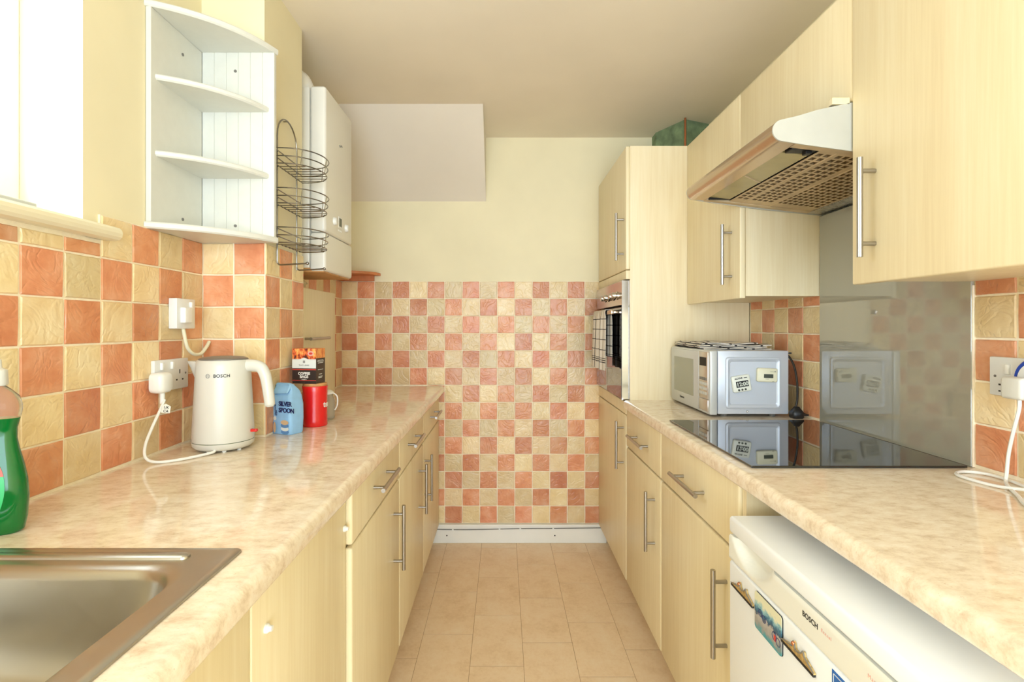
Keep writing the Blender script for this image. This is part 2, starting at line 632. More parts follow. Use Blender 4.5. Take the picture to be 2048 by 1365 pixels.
# floor slab and its vinyl tiles
floor = struct('floor', B(XL - 0.25, XR + 0.12, YN, YB + 0.12, -0.12, -0.0012), 'floor_base',
               'sand coloured vinyl tile floor between the two runs of units', 'floor')
FX = [-0.724, -0.5245, -0.325, -0.1225, 0.0770, 0.2746, 0.4740, 0.6735]
FJ = [2.20, 2.287, 2.436, 2.24, 2.382, 2.183, 2.337]
for i in range(7):
    x0, x1 = FX[i], FX[i + 1]
    y = FJ[i]
    while y < YB:
        y += 0.3375
    while y > YN:
        a, b = max(y - 0.3375, YN), min(y, YB)
        if b - a > 0.02:
            o = obj('floor_tile', B(x0 + 0.0008 - (x0 + x1) / 2, x1 - 0.0008 - (x0 + x1) / 2,
                                    a + 0.0015 - (a + b) / 2, b - 0.0015 - (a + b) / 2, -0.0012, 0.0), 'vinyl',
                    floor, loc=((x0 + x1) / 2, (a + b) / 2, 0))
        y -= 0.3375

ceiling = struct('ceiling', B(XL - 0.25, XR + 0.12, YN, YB + 0.12, ZC, ZC + 0.12), 'ceil',
                 'plain beige plaster ceiling above the galley kitchen', 'ceiling')

# left wall with its window opening
WY0, WY1, WZ0, WZ1 = 0.30, 1.157, 1.490, 2.14
bm = nb()
box(bm, XL - 0.25, XL, YN, YB + 0.12, -0.12, WZ0)
box(bm, XL - 0.25, XL, WY1, YB + 0.12, WZ0, ZC)
box(bm, XL - 0.25, XL, YN, WY0, WZ0, ZC)
box(bm, XL - 0.25, XL, WY0, WY1, WZ1, ZC)
wall_left = struct('wall_left', bm, 'paint', 'cream painted wall with window and tiles behind the kettle', 'wall')
wall_right = struct('wall_right', B(XR, XR + 0.12, YN, YB + 0.12, -0.12, ZC), 'paint',
                    'wall behind the hob with tiles beside the grey glass', 'wall')
bm = nb()  # out-of-view wall, its wide opening added to bring daylight from behind
box(bm, XL - 0.25, RO0, YN - 0.1, YN, -0.12, ZC)
box(bm, RO1, XR + 0.12, YN - 0.1, YN, -0.12, ZC)
box(bm, RO0, RO1, YN - 0.1, YN, 2.26, ZC)
struct('wall_front', bm, 'paint', 'unseen cream wall behind the viewer with a wide opening added for daylight', 'wall')
wall_back = struct('wall_back', B(XL, XR, YB, YB + 0.12, -0.12, ZC), 'paint',
                   'cream end wall half covered by chequered tiles', 'wall')
PX, PY0, PY1 = -0.747, 1.613, 1.913
wall_pier = struct('wall_pier', B(XL, PX, PY0, PY1, 0.0, ZC), 'paint',
                   'boxed cream pier on the left between shelf unit and boiler', 'wall')

TT, TP = 1.518, 0.1005           # tile top and row pitch on the left and end walls
UPy, UPx, UPz = (0, 1, 0), (1, 0, 0), (0, 0, 1)
# grout beds
obj('grout', B(XL, XL + 0.005, 0.3, PY0, ZL, WZ0 - 0.03), 'grout', wall_left)
obj('grout', B(XL, XL + 0.005, 1.2, PY0, WZ0 - 0.03, TT), 'grout', wall_left)
obj('grout', B(XL, XL + 0.005, PY1, YB, ZL, TT), 'grout', wall_left)
obj('grout', B(XL + 0.005, PX, PY0 - 0.005, PY0, ZL, TT), 'grout', wall_pier)
obj('grout', B(PX, PX + 0.005, PY0 - 0.005, PY1, ZL, TT), 'grout', wall_pier)
obj('grout', B(XL + 0.005, 0.58, YB - 0.005, YB, 0.11, TT), 'grout', wall_back)
obj('grout', B(XR - 0.005, XR, 0.6, 2.33, ZR, 1.40), 'grout', wall_right)

# left wall tiles (normal +x : u along +y, v along +z)
def left_tiles(y_first, k_list, rows, par):
    for k in k_list:
        y1 = y_first - 0.1015 * k
        y0 = y1 - 0.1015
        for r in rows:
            z1 = TT - TP * r
            z0 = max(z1 - TP, ZL + 0.001)
            if y1 < 1.215:
                z1 = min(z1, 1.452)
            if z1 - z0 < 0.012:
                continue
            put_tile(wall_left, (XL, 0, 0), UPy, UPz, y0, y1, z0, z1, (k + r + par) % 2 == 0)
left_tiles(PY0 - 0.006, range(0, 12), range(0, 6), 0)
left_tiles(YB - 0.006, range(0, 10), range(0, 6), 0)
# pier front (normal -y : u along +x, v along +z) and side (normal +x)
for k in range(2):
    for r in range(6):
        z1 = TT - TP * r
        put_tile(wall_pier, (0, PY0, 0), UPx, UPz, XL + 0.006 + 0.0975 * k, XL + 0.006 + 0.0975 * (k + 1), max(z1 - TP, ZL + 0.001), z1, (k + r) % 2 == 1)
for k in range(3):
    for r in range(6):
        z1 = TT - TP * r
        y0 = PY0 - 0.006 + 0.1015 * k
        put_tile(wall_pier, (PX, 0, 0), UPy, UPz, y0, y0 + 0.1015, max(z1 - TP, ZL + 0.001), z1, (k + r) % 2 == 1)
# end wall
for c in range(15):
    for r in range(14):
        if r >= 6 and c < 5:
            continue
        x0 = -0.9495 + 0.1018 * c
        z1 = TT - TP * r
        put_tile(wall_back, (0, YB, 0), UPx, UPz, max(x0, XL + 0.006), min(x0 + 0.1018, 0.575), z1 - TP, z1, (c + r) % 2 == 1)
# right wall (normal -x : u along -y, v along +z)
for c in range(6):
    y1 = 2.3155 - 0.1012 * c
    y0 = y1 - 0.1012
    if y0 < 1.80 and y1 > 1.80:
        y0 = 1.805
    if y1 <= 1.80 and y1 > 1.2165:
        continue
    for r in range(5):
        z1 = 1.3285 + 0.1 - 0.1 * r
        z0 = z1 - 0.1
        z1 = min(z1, 1.395)
        put_tile(wall_right, (XR, 0, 0), (0, -1, 0), UPz, -y1, -y0, max(z0, ZR + 0.001), z1, (c + r) % 2 == 0)
for c in range(5):
    y1 = 1.2165 - 0.1012 * c
    for r in range(5):
        z1 = 1.3285 + 0.1 - 0.1 * r
        put_tile(wall_right, (XR, 0, 0), (0, -1, 0), UPz, -y1, -(y1 - 0.1012), max(z1 - 0.1, ZR + 0.001), min(z1, 1.395), (c + r) % 2 == 0)

# sloping soffit at the top of the end wall
bm = nb()
extrude_poly(bm, [(2.545, ZC), (YB, ZC), (YB, 1.985)], 'x', XL, -0.099)
struct('ceiling_slope', bm, 'slope', 'pale sloping soffit boxed into the ceiling above the end wall', 'soffit')

# green bare corner boxing above the tall unit
bm = nb()
extrude_poly(bm, [(0.868, YB), (0.868, 2.925), (0.968, 2.735), (XR, 2.80), (XR, YB)], 'z', 2.082, ZC)
struct('wall_boxing', bm, 'green_box', 'dark green bare boxing in the corner above the tall oven unit', 'boxing')
pipe = thing('copper_pipe', 'thin vertical copper pipe on the green corner boxing', 'pipe', (0.962, 2.718, 2.075))
bm = nb(); cyl(bm, (0.962, 2.718, 2.09), (0.962, 2.718, ZC), 0.0055, 12)
obj('pipe_run', bm, 'copper', pipe, True)
bm = nb(); lathe(bm, 0.962, 2.718, [(0.012, 2.075), (0.014, 2.079), (0.014, 2.090), (0.009, 2.096), (0.007, 2.108)], 16)
obj('fitting', bm, 'brass', pipe, True)

# skirting on the end wall, with the thin cable clipped along its top
skirt = struct('baseboard_back', B(-0.42, 0.60, YB - 0.020, YB, 0, 0.108, 0.004), 'white_paint',
               'chipped white skirting board under the tiled end wall', 'skirting')
bm = nb()
tube(bm, smooth_path([(-0.40, YB - 0.023, 0.083), (-0.25, YB - 0.023, 0.080), (-0.1, YB - 0.023, 0.082), (0.08, YB - 0.023, 0.086),
                      (0.25, YB - 0.023, 0.087), (0.42, YB - 0.023, 0.089), (0.58, YB - 0.023, 0.091)]), 0.0022, 6)
obj('cable', bm, 'rubber', skirt, True)
for x, z in ((-0.29, 0.079), (-0.02, 0.083), (0.10, 0.085), (0.29, 0.087)):
    obj('cable_clip', B(x - 0.005, x + 0.005, YB - 0.027, YB - 0.02, z - 0.006, z + 0.004, 0.001), 'white', skirt)
for x in (-0.325, 0.30):
    bm = nb(); cyl(bm, (x, YB - 0.0205, 0.045), (x, YB - 0.019, 0.045), 0.004, 10)
    obj('nail_hole', bm, 'dark', skirt)

# window
win = struct('window_1', B(-1.135, -1.085, WY0, WY1, WZ0, WZ0 + 0.05, 0.004), 'white_paint',
             'white framed window at the far left above the sink', 'window')
for a in ((WY1 - 0.055, WY1, WZ0, WZ1), (WY0, WY0 + 0.055, WZ0, WZ1), (WY0, WY1, WZ1 - 0.055, WZ1), (0.70, 0.755, WZ0, WZ1)):
    obj('window_frame', B(-1.135, -1.085, *a, 0.004), 'white_paint', win)
for a in ((WY0 + 0.05, 0.705), (0.75, WY1 - 0.05)):
    obj('pane', B(-1.112, -1.107, a[0], a[1], WZ0 + 0.045, WZ1 - 0.05), 'pane', win)
# sill with a rounded nose running past the opening
bm = nb()
pts = [(-1.085, 1.462), (-1.085, 1.492), (-0.918, 1.492)]
for k in range(7):
    a = math.radians(90 - 180 * k / 6)
    pts.append((-0.918 + 0.0165 * math.cos(a), 1.4755 + 0.0165 * math.sin(a)))
pts += [(-0.944, 1.459), (-0.944, 1.462)]
extrude_poly(bm, pts, 'y', WY0, WY1)
extrude_poly(bm, [p for p in pts[2:-1]] + [(-0.936, 1.459), (-0.936, 1.492)], 'y', WY1, 1.222)
struct('trim_1', bm, 'sill', 'cream rounded window sill above the left wall tiles', 'sill')
st = thing('blind_rail', 'thin pale metal strip lying along the window sill', 'strip', (-0.985, 0.7, 1.492))
obj('strip', B(-1.005, -0.972, 0.45, 1.085, 1.4925, 1.497, 0.0015), 'warmwhite', st)
obj('rail', B(-1.003, -0.978, 0.45, 1.082, 1.497, 1.515, 0.003), 'silver_front', st)

# ================================================================== WORKTOPS
def worktop_profile(front, back, top, thick=0.038, sgn=1, r=0.016):
    """front edge rounded above and below; sgn=+1 when the front faces +x"""
    pts = [(back, top - thick), (back, top)]
    cx = front - sgn * r
    for k in range(7):
        a = math.radians(90 - 90 * k / 6)
        pts.append((cx + sgn * r * math.cos(a), top - r + r * math.sin(a)))
    for k in range(4):
        a = math.radians(-90 * k / 3)
        pts.append((front - sgn * 0.007 + sgn * 0.007 * math.cos(a), top - thick + 0.007 + 0.007 * math.sin(a)))
    return pts
LF, RF = -0.340, 0.543           # worktop front edges
bm = nb()
extrude_poly(bm, worktop_profile(LF, XL + 0.001, ZL), 'y', PY1 + 0.001, YB - 0.001)
extrude_poly(bm, worktop_profile(LF, PX + 0.001, ZL), 'y', PY0 - 0.001, PY1 + 0.001)
extrude_poly(bm, worktop_profile(LF, XL + 0.001, ZL), 'y', 0.785, PY0 - 0.001)
extrude_poly(bm, worktop_profile(LF, -0.408, ZL), 'y', 0.235, 0.785)
box(bm, XL + 0.001, -0.892, 0.235, 0.785, ZL - 0.038, ZL)
extrude_poly(bm, worktop_profile(LF, XL + 0.001, ZL), 'y', -0.45, 0.235)
tag(obj('worktop', bm, 'worktop', None, True), 'long beige stone-effect worktop with sink and kettle', 'worktop')
bm = nb()
extrude_poly(bm, worktop_profile(RF, XR - 0.001, ZR, sgn=-1), 'y', 0.40, 2.325)
tag(obj('worktop', bm, 'worktop', None, True), 'beige stone-effect worktop carrying the black hob and microwave', 'worktop')

# ================================================================== CABINETS
HR = 0.0062
def bar_handle(parent, x, sx, a, b):
    """bar from a=(y,z) to b=(y,z), standing off a front at x; sx = outward direction"""
    bm = nb()
    xo = x + sx * 0.034
    A, C = Vector((xo, a[0], a[1])), Vector((xo, b[0], b[1]))
    cyl(bm, A, C, HR, 14)
    d = (C - A).normalized()
    for q in (A + d * 0.030, C - d * 0.030):
        cyl(bm, (x, q.y, q.z), (xo, q.y, q.z), 0.0050, 10)
    return obj('handle', bm, 'handle', parent, True)

def front(name, parent, x, sx, y0, y1, z0, z1, bev=0.006, th=0.02):
    return obj(name, B(min(x, x - sx * th), max(x, x - sx * th), y0, y1, z0, z1, bev, 3), 'maple', parent, True)

G = 0.002
def base_unit(label, sx, xd, xw, y0, y1, ztop, dr_h=None, door_h=None, split=0.714):
    t = thing('base_cabinet', label, 'cabinet', ((xd + xw) / 2, (y0 + y1) / 2, 0))
    xb = xd - sx * 0.0215
    obj('carcass', B(min(xb, xw), max(xb, xw), y0 + 0.0005, y1 - 0.0005, 0.10, ztop - 0.039), 'maple_side', t)
    xp = xd - sx * 0.065
    obj('plinth', B(min(xp, xp - sx * 0.018), max(xp, xp - sx * 0.018), y0 + 0.0005, y1 - 0.0005, 0, 0.10), 'plinth', t)
    d = front('door', t, xd, sx, y0 + G, y1 - G, 0.106, split - 0.003)
    if door_h is not None:
        bar_handle(d, xd, sx, (door_h, 0.432), (door_h, 0.651))
    dw = front('drawer', t, xd, sx, y0 + G, y1 - G, split + 0.004, ztop - 0.0405)
    if dr_h is not None:
        bar_handle(dw, xd, sx, (dr_h - 0.11, 0.795), (dr_h + 0.11, 0.795))
    return t
XDL, XDR = -0.370, 0.556
base_unit('pale maple base cabinet left of the aisle, nearest the sink panel', 1, XDL, PX + 0.010, 1.262, 1.838, ZL, 1.555, 1.743)
base_unit('pale maple base cabinet in the middle of the left run', 1, XDL, PX + 0.010, 1.840, 2.396, ZL, 2.09, 2.262)
base_unit('pale maple base cabinet on the left against the end wall', 1, XDL, XL + 0.001, 2.398, 2.975, ZL, 2.70, 2.432)
base_unit('pale maple base cabinet beside the tall oven unit', -1, XDR, XR - 0.001, 1.815, 2.322, ZR, 2.06, 1.886)
t = base_unit('pale maple base cabinet beside the white fridge', -1, XDR, XR - 0.001, 1.214, 1.813, ZR, 1.507, 1.280)
obj('end_panel', B(0.565, XR - 0.001, 1.195, 1.2135, 0, ZR - 0.039), 'maple_side', t)

# sink cabinet with plain handle-less panels
t = thing('sink_cabinet', 'sink cabinet with plain handleless maple panels on the left', 'cabinet', (-0.66, 0.5, 0))
obj('carcass', B(XL + 0.001, -0.407, 0.790, 1.2615, 0.10, ZL - 0.039), 'maple_side', t)
obj('side_panel', B(XL + 0.001, -0.407, -0.44, -0.42, 0.10, ZL - 0.039), 'maple_side', t)
obj('base_panel', B(XL + 0.001, -0.407, -0.42, 0.79, 0.10, 0.118), 'maple_side', t)
obj('plinth', B(-0.455, -0.437, -0.44, 1.2615, 0, 0.10), 'plinth', t)
for (a, b, ys) in ((0.786, 1.2600, 1.243), (0.20, 0.782, 0.765), (-0.44, 0.196, None)):
    d = front('door', t, -0.384, 1, a, b, 0.106, ZL - 0.041, 0.003)
    if ys:
        bm = nb()
        lathe(bm, 0, 0, [(0.0075, 0), (0.0075, 0.004), (0.005, 0.007), (0.0045, 0.011)], 12)
        yc = ys if ys > 1 else 0.833
        bmesh.ops.transform(bm, matrix=Matrix.Translation((-0.384, yc, 0.768)) @ Matrix.Rotation(math.pi / 2, 4, 'Y'), verts=bm.verts[:])
        obj('door_stop', bm, 'white', d if ys > 1 else t, True)

# tall oven unit
TY0, TY1, TZ = 2.326, YB - 0.010, 2.072
xd = 0.555
t = thing('tall_cabinet', 'tall maple oven housing in the far right corner', 'cabinet', (0.85, 2.66, 0))
obj('side_panel', B(0.574, XR - 0.0085, TY0, TY0 + 0.018, 0.1, TZ), 'maple_side', t)
obj('side_panel', B(0.578, XR - 0.012, TY1 - 0.018, TY1, 0.1, TZ), 'maple_side', t)
obj('carcass', B(0.578, XR - 0.012, TY0 + 0.018, TY1 - 0.018, 0.10, 0.905), 'maple_side', t)
obj('carcass', B(0.578, XR - 0.012, TY0 + 0.018, TY1 - 0.018, 1.470, TZ), 'maple_side', t)
obj('plinth', B(0.62, 0.638, TY0 + 0.001, TY1 - 0.018, 0.0, 0.10), 'plinth', t)
d = front('door', t, xd, -1, TY0, TY1, 0.106, 0.852)
bar_handle(d, xd, -1, (2.372, 0.600), (2.372, 0.820))
front('filler_strip', t, xd, -1, TY0, TY1, 0.858, 0.914, 0.003)
front('filler_strip', t, xd, -1, TY0, TY1, 1.470, 1.510, 0.003)
d = front('door', t, xd, -1, TY0, TY1, 1.514, TZ)
bar_handle(d, xd, -1, (2.372, 1.560), (2.372, 1.778))

# wall cabinets
def wall_unit(label, y0, y1, z0, z1, xd=0.831, hy=None, hz=None, near_panel=True):
    t = thing('wall_cabinet', label, 'cabinet', (0.97, (y0 + y1) / 2, z0))
    obj('carcass', B(xd + 0.0205, XR - 0.001, y0, y1, z0 + 0.008, z1), 'maple_side', t)
    d = front('door', t, xd, -1, y0, y1, z0, z1, 0.004)
    if hy:
        bar_handle(d, xd, -1, (hy, hz[0]), (hy, hz[1]))
    return t
wall_unit('maple wall cabinet between the cooker hood and tall oven unit', 1.806, 2.322, 1.355, TZ, hy=1.872, hz=(1.408, 1.627))
wall_unit('short maple wall cabinet above the cooker hood', 1.226, 1.802, 1.793, TZ)
wall_unit('large maple wall cabinet in the near upper right corner', 0.42, 1.222, 1.355, TZ + 0.002, xd=0.828, hy=1.146, hz=(1.411, 1.633))

# ================================================================== LEFT SIDE THINGS
# --- sink
t = thing('kitchen_sink', 'stainless steel inset sink in the left worktop', 'sink', (-0.65, 0.51, ZL))
cx, cy = -0.65, 0.51
rings = []
for hx, hy, r, z in ((0.2505, 0.286, 0.012, ZL + 0.0004), (0.2500, 0.2855, 0.012, ZL + 0.0030), (0.247, 0.2825, 0.012, ZL + 0.0042),
                     (0.238, 0.2735, 0.014, ZL + 0.0040), (0.232, 0.267, 0.02, ZL + 0.0028), (0.212, 0.236, 0.055, ZL + 0.0022),
                     (0.206, 0.227, 0.068, ZL + 0.0012), (0.202, 0.222, 0.072, ZL - 0.004), (0.199, 0.219, 0.072, ZL - 0.015),
                     (0.192, 0.212, 0.075, ZL - 0.09), (0.182, 0.202, 0.078, ZL - 0.135), (0.165, 0.185, 0.078, ZL - 0.155),
                     (0.13, 0.15, 0.07, ZL - 0.163), (0.045, 0.045, 0.044, ZL - 0.168)):
    rings.append([(x, y, z) for x, y in rrect(cx, cy, hx, hy, r, 8)])
bm = nb(); ring_loft(bm, rings, cap0=False)
obj('bowl', bm, 'sink', t, True)
bm = nb()
ring_loft(bm, [[(x, y, z) for x, y in rrect(cx - 0.02, 0.7655, hx, hy, hy, 6)] for hx, hy, z in
               ((0.205, 0.0095, ZL + 0.0015), (0.204, 0.0085, ZL + 0.0055), (0.201, 0.0055, ZL + 0.0075))], cap0=False)
obj('rim_bead', bm, 'sink', t, True)
bm = nb(); lathe(bm, cx, cy, [(0.044, ZL - 0.1675), (0.040, ZL - 0.166), (0.030, ZL - 0.1675)], 24)
obj('waste', bm, 'chrome', t, True)

# --- green washing-up bottle
t = thing('detergent_bottle', 'bottle of green washing-up liquid at the left edge', 'bottle', (-0.852, 0.868, ZL))
prof = [(0.036, 0.0), (0.041, 0.004), (0.0455, 0.025), (0.0475, 0.06), (0.0455, 0.088), (0.040, 0.115), (0.033, 0.14), (0.0295, 0.158),
        (0.0300, 0.175), (0.0345, 0.192)]
bm = nb(); lathe(bm, -0.852, 0.868, [(r, ZL + z) for r, z in prof], 36, sy=0.62)
obj('body', bm, 'green', t, True)
bm = nb(); lathe(bm, -0.852, 0.868, [(0.0347, ZL + 0.1921), (0.0375, ZL + 0.205), (0.0375, ZL + 0.214), (0.033, ZL + 0.228), (0.020, ZL + 0.240), (0.012, ZL + 0.246)], 36, sy=0.62)
obj('shoulder', bm, 'clear', t, True)
bm = nb(); lathe(bm, -0.852, 0.868, [(0.013, ZL + 0.246), (0.014, ZL + 0.249), (0.013, ZL + 0.272), (0.006, ZL + 0.276), (0.005, ZL + 0.290)], 24)
obj('cap', bm, 'warmwhite', t, True)
def on_bottle(u, v):
    # point on the bottle front (towards the camera) at width u and height v
    z = v
    r = 0.0475
    for (ra, za), (rb, zb) in zip(prof[:-1], prof[1:]):
        if za <= z <= zb:
            r = ra + (rb - ra) * (z - za) / (zb - za)
    q = max(0.0, 1 - (u / r) ** 2)
    return (-0.852 + u, 0.868 - 0.62 * r * math.sqrt(q) - 0.0008, ZL + z)
def bottle_patch(name, mat, f0, f1, v0, v1, du):
    bm = nb()
    rows = []
    for i in range(13):
        v = v0 + (v1 - v0) * i / 12
        a, b = f0(v), f1(v)
        rows.append([bm.verts.new(on_bottle(a + (b - a) * k / 12, v)) for k in range(13)])
    for a, b in zip(rows[:-1], rows[1:]):
        for k in range(12):
            bm.faces.new((a[k], a[k + 1], b[k + 1], b[k]))
    obj(name, bm, mat, t, True)
ell = lambda v: 0.032 * math.sqrt(max(0.0, 1 - ((v - 0.075) / 0.058) ** 2)) + 0.0005
bottle_patch('label_lower', 'green_label', lambda v: -ell(v), lambda v: ell(v), 0.019, 0.098, 0)
bottle_patch('label_upper', 'orange_label', lambda v: -ell(v), lambda v: ell(v), 0.0982, 0.132, 0)

# --- corner shelf unit
SZ0, SZ1 = 1.516, 2.121
SLx, SBy = XL + 0.001, PY0 - 0.009      # back corner of the unit
t = thing('corner_shelf', 'white open corner shelf unit with curved shelves on the left wall', 'shelf unit', (-0.85, 1.5, SZ0))
YF, XE = 1.358, -0.706                  # front end on the wall, right end on the pier
def curve_shelf(name, z0, z1, over, inset=0.0):
    p0 = Vector((SLx + 0.0, YF + inset - over)); p1 = Vector((XE - inset + over, SBy))
    mid = (p0 + p1) / 2
    nrm = Vector((1, -1)).normalized()
    n2 = Vector(((p1 - p0).y, -(p1 - p0).x)).normalized()
    sag = 0.040
    pts = []
    for k in range(19):
        u = k / 18
        w = 4 * u * (1 - u)
        pts.append(p0.lerp(p1, u) + n2 * sag * w)
    poly = [(p.x, p.y) for p in pts] + [(SLx, SBy)]
    bm = nb()
    n = len(poly)
    c = Vector((SLx, SBy))
    def ring(z, off):
        out = []
        for i, p in enumerate(poly):
            v = Vector(p)
            if i < n - 1:
                v = v - n2 * off
            out.append((v.x, v.y, z))
        return out
    e = 0.004
    ring_loft(bm, [ring(z0, e), ring(z0 + e, 0), ring(z1 - e, 0), ring(z1, e)])
    return obj(name, bm, 'shelfwhite', t, True)
curve_shelf('top_board', SZ1 - 0.018, SZ1, 0.006)
curve_shelf('bottom_board', SZ0, SZ0 + 0.018, 0.006)
curve_shelf('shelf', 1.918, 1.934, 0.0, 0.012)
curve_shelf('shelf', 1.713, 1.729, 0.0, 0.012)
sp = obj('side_panel', B(SLx, SLx + 0.014, YF, SBy - 0.014, SZ0 + 0.018, SZ1 - 0.018, 0.002), 'shelfwhite', t)
bp = obj('back_panel', B(SLx, XE, SBy - 0.008, SBy, SZ0 + 0.018, SZ1 - 0.018), 'shelfwhite', t)
nbd = 6
for k in range(nbd):
    a = SLx + 0.014 + (XE - SLx - 0.014) * k / nbd
    b = SLx + 0.014 + (XE - SLx - 0.014) * (k + 1) / nbd
    obj('board', B(a + 0.0002, b - 0.0002, SBy - 0.014, SBy - 0.008, SZ0 + 0.018, SZ1 - 0.018, 0.0008, 1), 'shelfwhite', bp)
for z in (2.045, 1.567):
    bm = nb(); cyl(bm, (SLx + 0.013, 1.493, z), (SLx + 0.0158, 1.493, z), 0.0045, 12)
    obj('screw', bm, 'grey_plastic', sp, True)
    bm = nb(); cyl(bm, (-0.826, SBy - 0.0158, z), (-0.826, SBy - 0.013, z), 0.0045, 12)
    obj('screw', bm, 'grey_plastic', bp, True)

# --- chrome wire rack on the side of the pier
RX = PX + 0.014
t = thing('wire_rack', 'three-tier chrome wire rack hung on the pier by the boiler', 'rack', (RX, 1.76, 1.45))
bm = nb()
pts = [(RX, 1.672, 1.462)] + [(RX, 1.672, 1.876)]
for k in range(1, 12):
    a = math.pi * k / 12
    pts.append((RX, 1.751 - 0.079 * math.cos(a), 1.880 + 0.074 * math.sin(a)))
pts += [(RX, 1.830, 1.876), (RX, 1.830, 1.456)]
tube(bm, pts, 0.0026, 8)
tube(bm, [(PX + 0.001, 1.751, 1.953), (RX, 1.751, 1.953)], 0.0022, 6)
obj('frame', bm, 'wire', t, True)
for y in (1.672, 1.830):
    bm = nb()
    tube(bm, smooth_path([(RX, y, 1.48), (RX + 0.0005, y, 1.466), (RX + 0.006, y, 1.458), (RX + 0.02, y, 1.457), (RX + 0.095, y, 1.461)], 6), 0.0026, 8)
    o = obj('hook_rod', bm, 'wire', t, True)
    bm = nb()
    bmesh.ops.create_uvsphere(bm, u_segments=12, v_segments=8, radius=0.0055)
    bmesh.ops.translate(bm, vec=(RX + 0.098, y, 1.4612), verts=bm.verts[:])
    obj('ball_tip', bm, 'wire', o, True)
def loop_pts(z, y0=1.642, y1=1.872, d=0.118, k=1.0):
    out = []
    yc, hy = (y0 + y1) / 2, (y1 - y0) / 2
    for i in range(33):
        a = math.pi * i / 32
        out.append((RX + 0.004 + d * k * math.sin(a) ** 0.75, yc - hy * math.cos(a), z))
    return out
for zf in (1.778, 1.651, 1.525):
    bm = nb()
    for dz in (0.0, 0.024, 0.049):
        lp = loop_pts(zf + dz, d=0.120 + dz * 0.15)
        tube(bm, lp, 0.0019, 6)
        tube(bm, [lp[0], lp[-1]], 0.0019, 6)
    for i in (6, 16, 26):
        a = loop_pts(zf, d=0.120)[i]; b = loop_pts(zf + 0.049, d=0.127)[i]
        tube(bm, [a, b], 0.0016, 6)
    for i in range(1, 8):
        y = 1.642 + 0.230 * i / 8
        u = (y - 1.757) / 0.115
        dd = 0.120 * max(0.0, 1 - u * u) ** 0.375
        tube(bm, [(RX + 0.004, y, zf - 0.002), (RX + 0.004 + dd, y, zf - 0.002)], 0.0015, 6)
    obj('basket', bm, 'wire', t, True)

# --- boiler
BX, BY0, BY1, BZ0, BZ1 = -0.680, 1.975, 2.320, 1.470, 2.182
t = thing('boiler', 'white wall-hung gas boiler in the left recess', 'boiler', (-0.81, 2.15, BZ0))
obj('chassis', B(XL + 0.010, -0.744, BY0 + 0.004, BY1 - 0.004, BZ0 + 0.012, BZ1 - 0.004, 0.004), 'boiler', t, True)
cov = obj('cover', B(-0.742, BX, BY0, BY1, BZ0 + 0.150, BZ1, 0.012, 4), 'boiler', t, True)
low = obj('lower_flap', B(-0.742, BX, BY0, BY1, BZ0, BZ0 + 0.148, 0.010, 4), 'boiler', t, True)
obj('base_tray', B(XL + 0.010, -0.69, BY0 + 0.01, BY1 - 0.01, BZ0 - 0.004, BZ0 + 0.0125), 'woodlid', t)  # wood colour stands in for the reflection on the boiler underside
obj('display', B(BX - 0.001, BX + 0.002, 2.128, 2.170, 1.665, 1.712, 0.001), 'white', cov)
obj('screen', B(BX + 0.0015, BX + 0.0026, 2.133, 2.165, 1.672, 1.706), 'lcd_dark', cov)
for y in (2.075, 2.228):
    bm = nb(); lathe(bm, 0, 0, [(0.017, 0), (0.016, 0.006), (0.0135, 0.012), (0.012, 0.013)], 20)
    bmesh.ops.transform(bm, matrix=Matrix.Translation((BX - 0.001, y, 1.680)) @ Matrix.Rotation(math.pi / 2, 4, 'Y'), verts=bm.verts[:])
    obj('knob', bm, 'white', cov, True)
for k in range(4):
    y = 2.125 + 0.013 * k
    obj('button', B(BX - 0.001, BX + 0.002, y, y + 0.008, 1.650, 1.657, 0.0008), 'white', cov)
bm = nb()
tube(bm, smooth_path([(BX + 0.0012, 2.172, 2.010), (BX + 0.0012, 2.166, 2.016), (BX + 0.0012, 2.156, 2.010), (BX + 0.0012, 2.146, 2.004), (BX + 0.0012, 2.140, 2.010)], 6), 0.0022, 6)
obj('emblem', bm, 'inkgrey', cov, True)
# flue elbow on top, turning back into the wall
bm = nb()
tube(bm, smooth_path([(-0.795, 2.035, BZ1 - 0.006), (-0.795, 2.035, BZ1 + 0.012), (-0.812, 2.035, BZ1 + 0.040), (-0.86, 2.035, BZ1 + 0.054), (XL + 0.001, 2.035, BZ1 + 0.056)], 8), 0.048, 24)
obj('flue', bm, 'boiler', t, True)
for y, mt, r in ((2.02, 'copper', 0.007), (2.08, 'dark', 0.009), (2.14, 'copper', 0.007), (2.20, 'copper', 0.010), (2.26, 'dark', 0.007)):
    bm = nb()
    tube(bm, [(-0.895, y, BZ0 - 0.003), (-0.895, y, 1.42)], r, 10)
    obj('pipe', bm, mt, t, True)
bm = nb(); tube(bm, [(-0.895, 2.08, 1.462), (-0.80, 2.06, 1.462)], 0.007, 10)
obj('valve', bm, 'redplastic', t, True)
bm = nb(); tube(bm, smooth_path([(-0.89, 2.03, 1.466), (-0.86, 2.04, 1.455), (-0.85, 2.09, 1.457), (-0.88, 2.15, 1.464)], 6), 0.008, 8)
obj('hose', bm, 'black', t, True)

